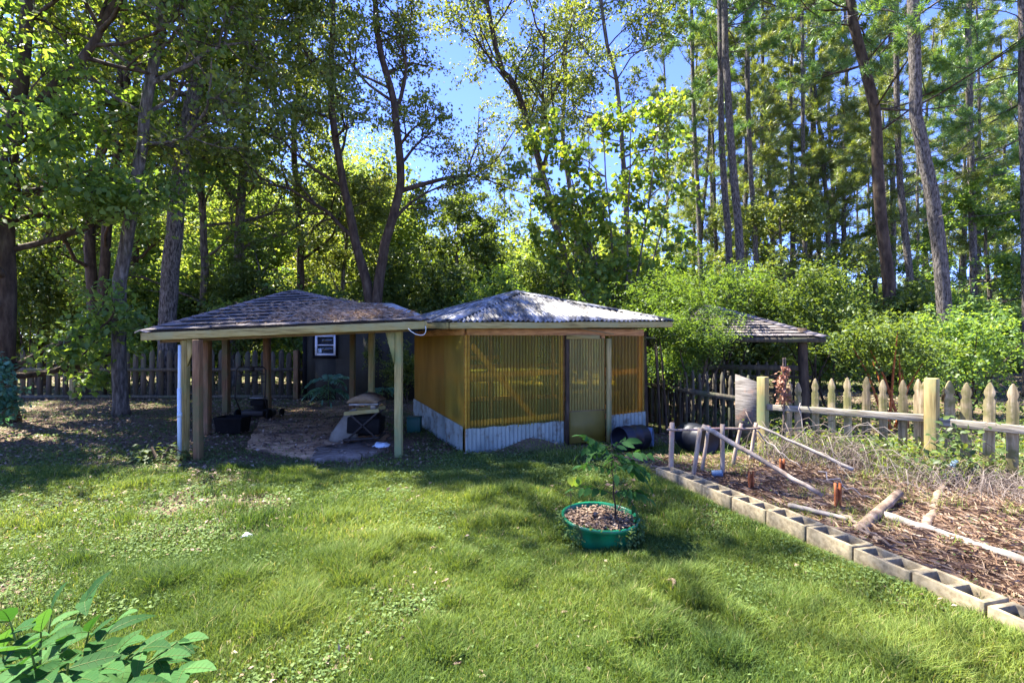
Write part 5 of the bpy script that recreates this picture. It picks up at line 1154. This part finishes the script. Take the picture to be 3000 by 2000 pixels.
for (n, y0, y1, h, wd) in ((620000, 1.9, 4.2, .070, .0038), (480000, 4.0, 6.6, .07, .0055), (200000, 6.4, 10, .055, .009)):
    x, y = scatter(n, y0, y1, pw=.75); g = grass_amount(x, y); k = rng.uniform(0, 1, n) < g * (.9 + .0 * x); x, y = x[k], y[k]
    hn = .35 + 1.3 * vn(x, y, 41, 1.7, 3) ** 1.3 + .9 * sstep(.62, .72, vn(x, y, 43, 2.6, 2)); Vb = blades(x, y, h * hn, wd, rng, .95); Vs.append(Vb); cl = vn(x, y, 55, .9, 4); Va.append(np.clip(-.12 + .98 * cl + rng.uniform(-.25, .25, len(x)) + (rng.uniform(0, 1, len(x)) > .965) * .6, 0, 1))
V = np.concatenate(Vs); va = np.concatenate(Va); n = len(va)
me = blade_mesh('grass', V, va); o = link('grass', me, M['grass']); tag(o, 'sunlit unmown lawn grass covering the yard', 'grass', kind='stuff')
print('grass blades', n)
# low broad-leaved weeds
parts = []
for (n, y0, y1) in ((90000, 1.9, 4.5), (90000, 4.3, 8), (60000, 8, 14)):
    x, y = scatter(n, y0, y1, pw=.8); g = grass_amount(x, y); pav = (x > -5.2 - .39 * (y - 7.3)) & (x < -1.5 - .39 * (y - 7.3)) & (y > 7.4) & (y < 12.5)
    wgt = np.clip(.35 + .8 * sstep(.42, .6, vn(x, y, 61, 1.1, 3)) - .75 * g, .02, 1) * (1 - .93 * in_bed(x, y)) * np.where(pav, .04, 1) * np.where((y > 12) | ((x > 0) & (y > 7.7)), .35, 1)
    wgt = np.where((y > 6.0) & (y < 7.6) & (x > -2) & (x < 2.4), np.maximum(wgt, .8), wgt); wgt = np.where(x < -3.2, np.maximum(wgt, .25 + .6 * sstep(.4, .6, vn(x, y, 62, .9, 3))), wgt) * np.where((x > -3) | (y < 10), 1, .7)
    k = rng.uniform(0, 1, n) < wgt; parts.append(np.stack([x[k], y[k], gz(x[k], y[k]) + rng.uniform(.005, .045, k.sum())], 1))
P = np.concatenate(parts); sz = .02 + .0026 * P[:, 1]
V = leafquads(P, sz, sz * .75 if False else .75 * 1.0, rng, 0, .75) if False else None
d = []
for lo, hi, s in ((0, 4.5, .024), (4.5, 8, .032), (8, 99, .045)):
    q_ = P[(P[:, 1] >= lo) & (P[:, 1] < hi)]; d.append(leafquads(q_, s, s * .72, rng, 0, .72))
V = np.concatenate(d); vals = np.clip(rng.uniform(0, 1, len(V) // 4), 0, 1); o = quadmesh('ground_weeds', V, vals, M['leaf_weed']); tag(o, 'low broad-leaved weeds mixed through the lawn', 'weeds', kind='stuff')
# dead leaves
d = []
for (n, y0, y1, s) in ((9000, 1.9, 5, .04), (42000, 5, 15, .06), (30000, 14, 26, .10)):
    x, y = scatter(n, y0, y1, pw=.8); g = grass_amount(x, y); wgt = np.clip(1.0 - g * 1.1, .03, 1) * (.3 + .9 * sstep(.35, .6, vn(x, y, 71, .8, 3))); wgt = np.where(y > 14, .8, wgt); k = rng.uniform(0, 1, n) < wgt
    x, y = x[k], y[k]; pav = (x > -5.0 - .39 * (y - 7.3)) & (x < -1.7 - .39 * (y - 7.3)) & (y > 7.3) & (y < 11.5); k = ~pav | (rng.uniform(0, 1, len(x)) < .8); x, y, pav = x[k], y[k], pav[k]
    P = np.stack([x, y, gz(x, y) + rng.uniform(.004, .03, len(x)) + np.where(pav, .045, 0)], 1); d.append(leafquads(P, s, s * .6, rng, 0, .7))
V = np.concatenate(d); o = quadmesh('leaf_litter', V, rng.uniform(0, 1, len(V) // 4), M['litter']); tag(o, 'fallen brown leaves scattered over bare ground', 'fallen leaves', kind='stuff')
# pine straw and dry grass in the bed
x = rng.uniform(1.4, 6.2, 130000); y = rng.uniform(2, 7.6, 130000); k = rng.uniform(0, 1, 130000) < in_bed(x, y); x, y = x[k], y[k]; P = np.stack([x, y, gz(x, y) + rng.uniform(0, .025, len(x))], 1)
V = straw_on(P, np.array([0, 0, 1.0]), .11, .0028, rng); o = quadmesh('straw_mulch', V, rng.uniform(0, 1, len(P)) * .8 + .2 * vn(P[:, 0], P[:, 1], 3, 2), M['straw']); tag(o, 'rusty brown pine straw covering the garden bed', 'pine straw', kind='stuff')
# tufts of dry yellow grass in the bed
x = rng.uniform(1.6, 5.6, 60000); y = rng.uniform(2.6, 7.5, 60000); k = (rng.uniform(0, 1, 60000) < in_bed(x, y) * sstep(.56, .68, vn(x, y, 88, 2.3, 3)) * .35); x, y = x[k], y[k]
V = blades(x, y, .13, .0035, rng, 1.2); me = blade_mesh('dry_grass', V, rng.uniform(.35, 1.0, len(x))); tag(link('dry_grass', me, M['grass']), 'yellowing grass tufts growing in the garden bed', 'grass', kind='stuff')
# dry brush tangle
random.seed(131); mb = MB(); rs = random.Random(131)
def arc(p, a_, L, hgt, r):
    n = 6; pts = []
    for i in range(n + 1):
        t = i / n; pts.append(Vector((p[0] + math.cos(a_) * L * t + rs.uniform(-.015, .015), p[1] + math.sin(a_) * L * t + rs.uniform(-.015, .015), p[2] + hgt * math.sin(math.pi * min(1, t * 1.1)) + rs.uniform(-.01, .01))))
    mb.tube(pts, [r * (1 - .5 * i / n) for i in range(n + 1)], 3, cap=False, val=rs.random())
for k_ in range(1500):
    if k_ < 700: s = rs.uniform(.25, LF + .0); o_f = abs(rs.gauss(.32, .22)); hg = rs.uniform(.03, .30)
    else: s = rs.uniform(LF + .0, LF + 1.5); o_f = abs(rs.gauss(.45, .3)); hg = rs.uniform(.03, .26)
    p = FA + D * s - NB * o_f; arc((p.x, p.y, G(p.x, p.y)), rs.uniform(0, 6.28), rs.uniform(.15, .6), hg, rs.uniform(.0015, .0035))
for k_ in range(70):
    p = FA + D * rs.uniform(-.1, 1.3) - NB * rs.uniform(.1, .8); arc((p.x, p.y, G(p.x, p.y)), rs.uniform(-.9, .9) - 1.0, rs.uniform(.5, 1.2), rs.uniform(.15, .6), rs.uniform(.003, .006))
o = mb.build('dry_brush', M['drybrush']); tag(o, 'tangled dry grey and rusty brush piled along the fence foot', 'dry brush', kind='stuff')
# long thin branches over the bed
for (a, b_, r, lb) in (((2185, 1205, 6.7), (2270, 1365, 6.2), .008, 'thin bare branch sloping beside the plywood panel'), ((2210, 1255, 6.6), (2350, 1372, 6.1), .010, 'bare forked branch under the long grey pole'),
                       ((2398, 1380, 5.3), (2560, 1465, 4.9), .009, 'thin pale branch arching over the bed near the rusty stake'), ((2345, 1180, 6.6), (2362, 1310, 6.5), .006, 'thin upright dead stem against the fence rail')):
    pole('bare_branch', at(*a), at(*b_), r, r * .5, M['drybrush'], lb, 'branch', k=.03)
# understorey greens behind the right fence
x = rng.uniform(3.5, 13, 26000); y = rng.uniform(5.5, 13, 26000); k = (-side(x, y, FA, FB) / LF < -.35) & (rng.uniform(0, 1, 26000) < .25 + .75 * sstep(.45, .6, vn(x, y, 90, .8, 3))); x, y = x[k], y[k]
P = np.stack([x, y, gz(x, y) + rng.uniform(0, .35, len(x)) * vn(x, y, 91, 1, 2)], 1); V = leafquads(P, .07, .045, rng, .1, .5); o = quadmesh('fern_cover', V, rng.uniform(0, 1, len(P)), M['leaf_shrub']); tag(o, 'low green ground cover behind the picket fence', 'ground cover', kind='stuff')
n = 15000; t_ = rng.uniform(-.2, LF + 3.0, n); of = rng.normal(.05, .32, n); x = FA.x + D.x * t_ + NB.x * of; y = FA.y + D.y * t_ + NB.y * of; k = rng.uniform(0, 1, n) < sstep(.38, .6, vn(x, y, 95, 1.6, 3)); x, y = x[k], y[k]
P = np.stack([x, y, gz(x, y) + rng.uniform(0, 1, len(x)) ** 1.4 * (.12 + .5 * vn(x, y, 96, 1.3, 2))], 1); V = leafquads(P, .055, .03, rng, .1, .2); o = quadmesh('fence_weeds', V, rng.uniform(0, 1, len(P)), M['leaf_shrub']); tag(o, 'green weeds growing up through the picket fence', 'weeds', kind='stuff')
V = blades(x[::2], y[::2], .30, .006, rng, .9); me = blade_mesh('fence_grass', V, rng.uniform(.2, 1.0, len(x[::2]))); tag(link('fence_grass', me, M['grass']), 'tall grass blades along the foot of the picket fence', 'grass', kind='stuff')
print('objects', len(bpy.data.objects))
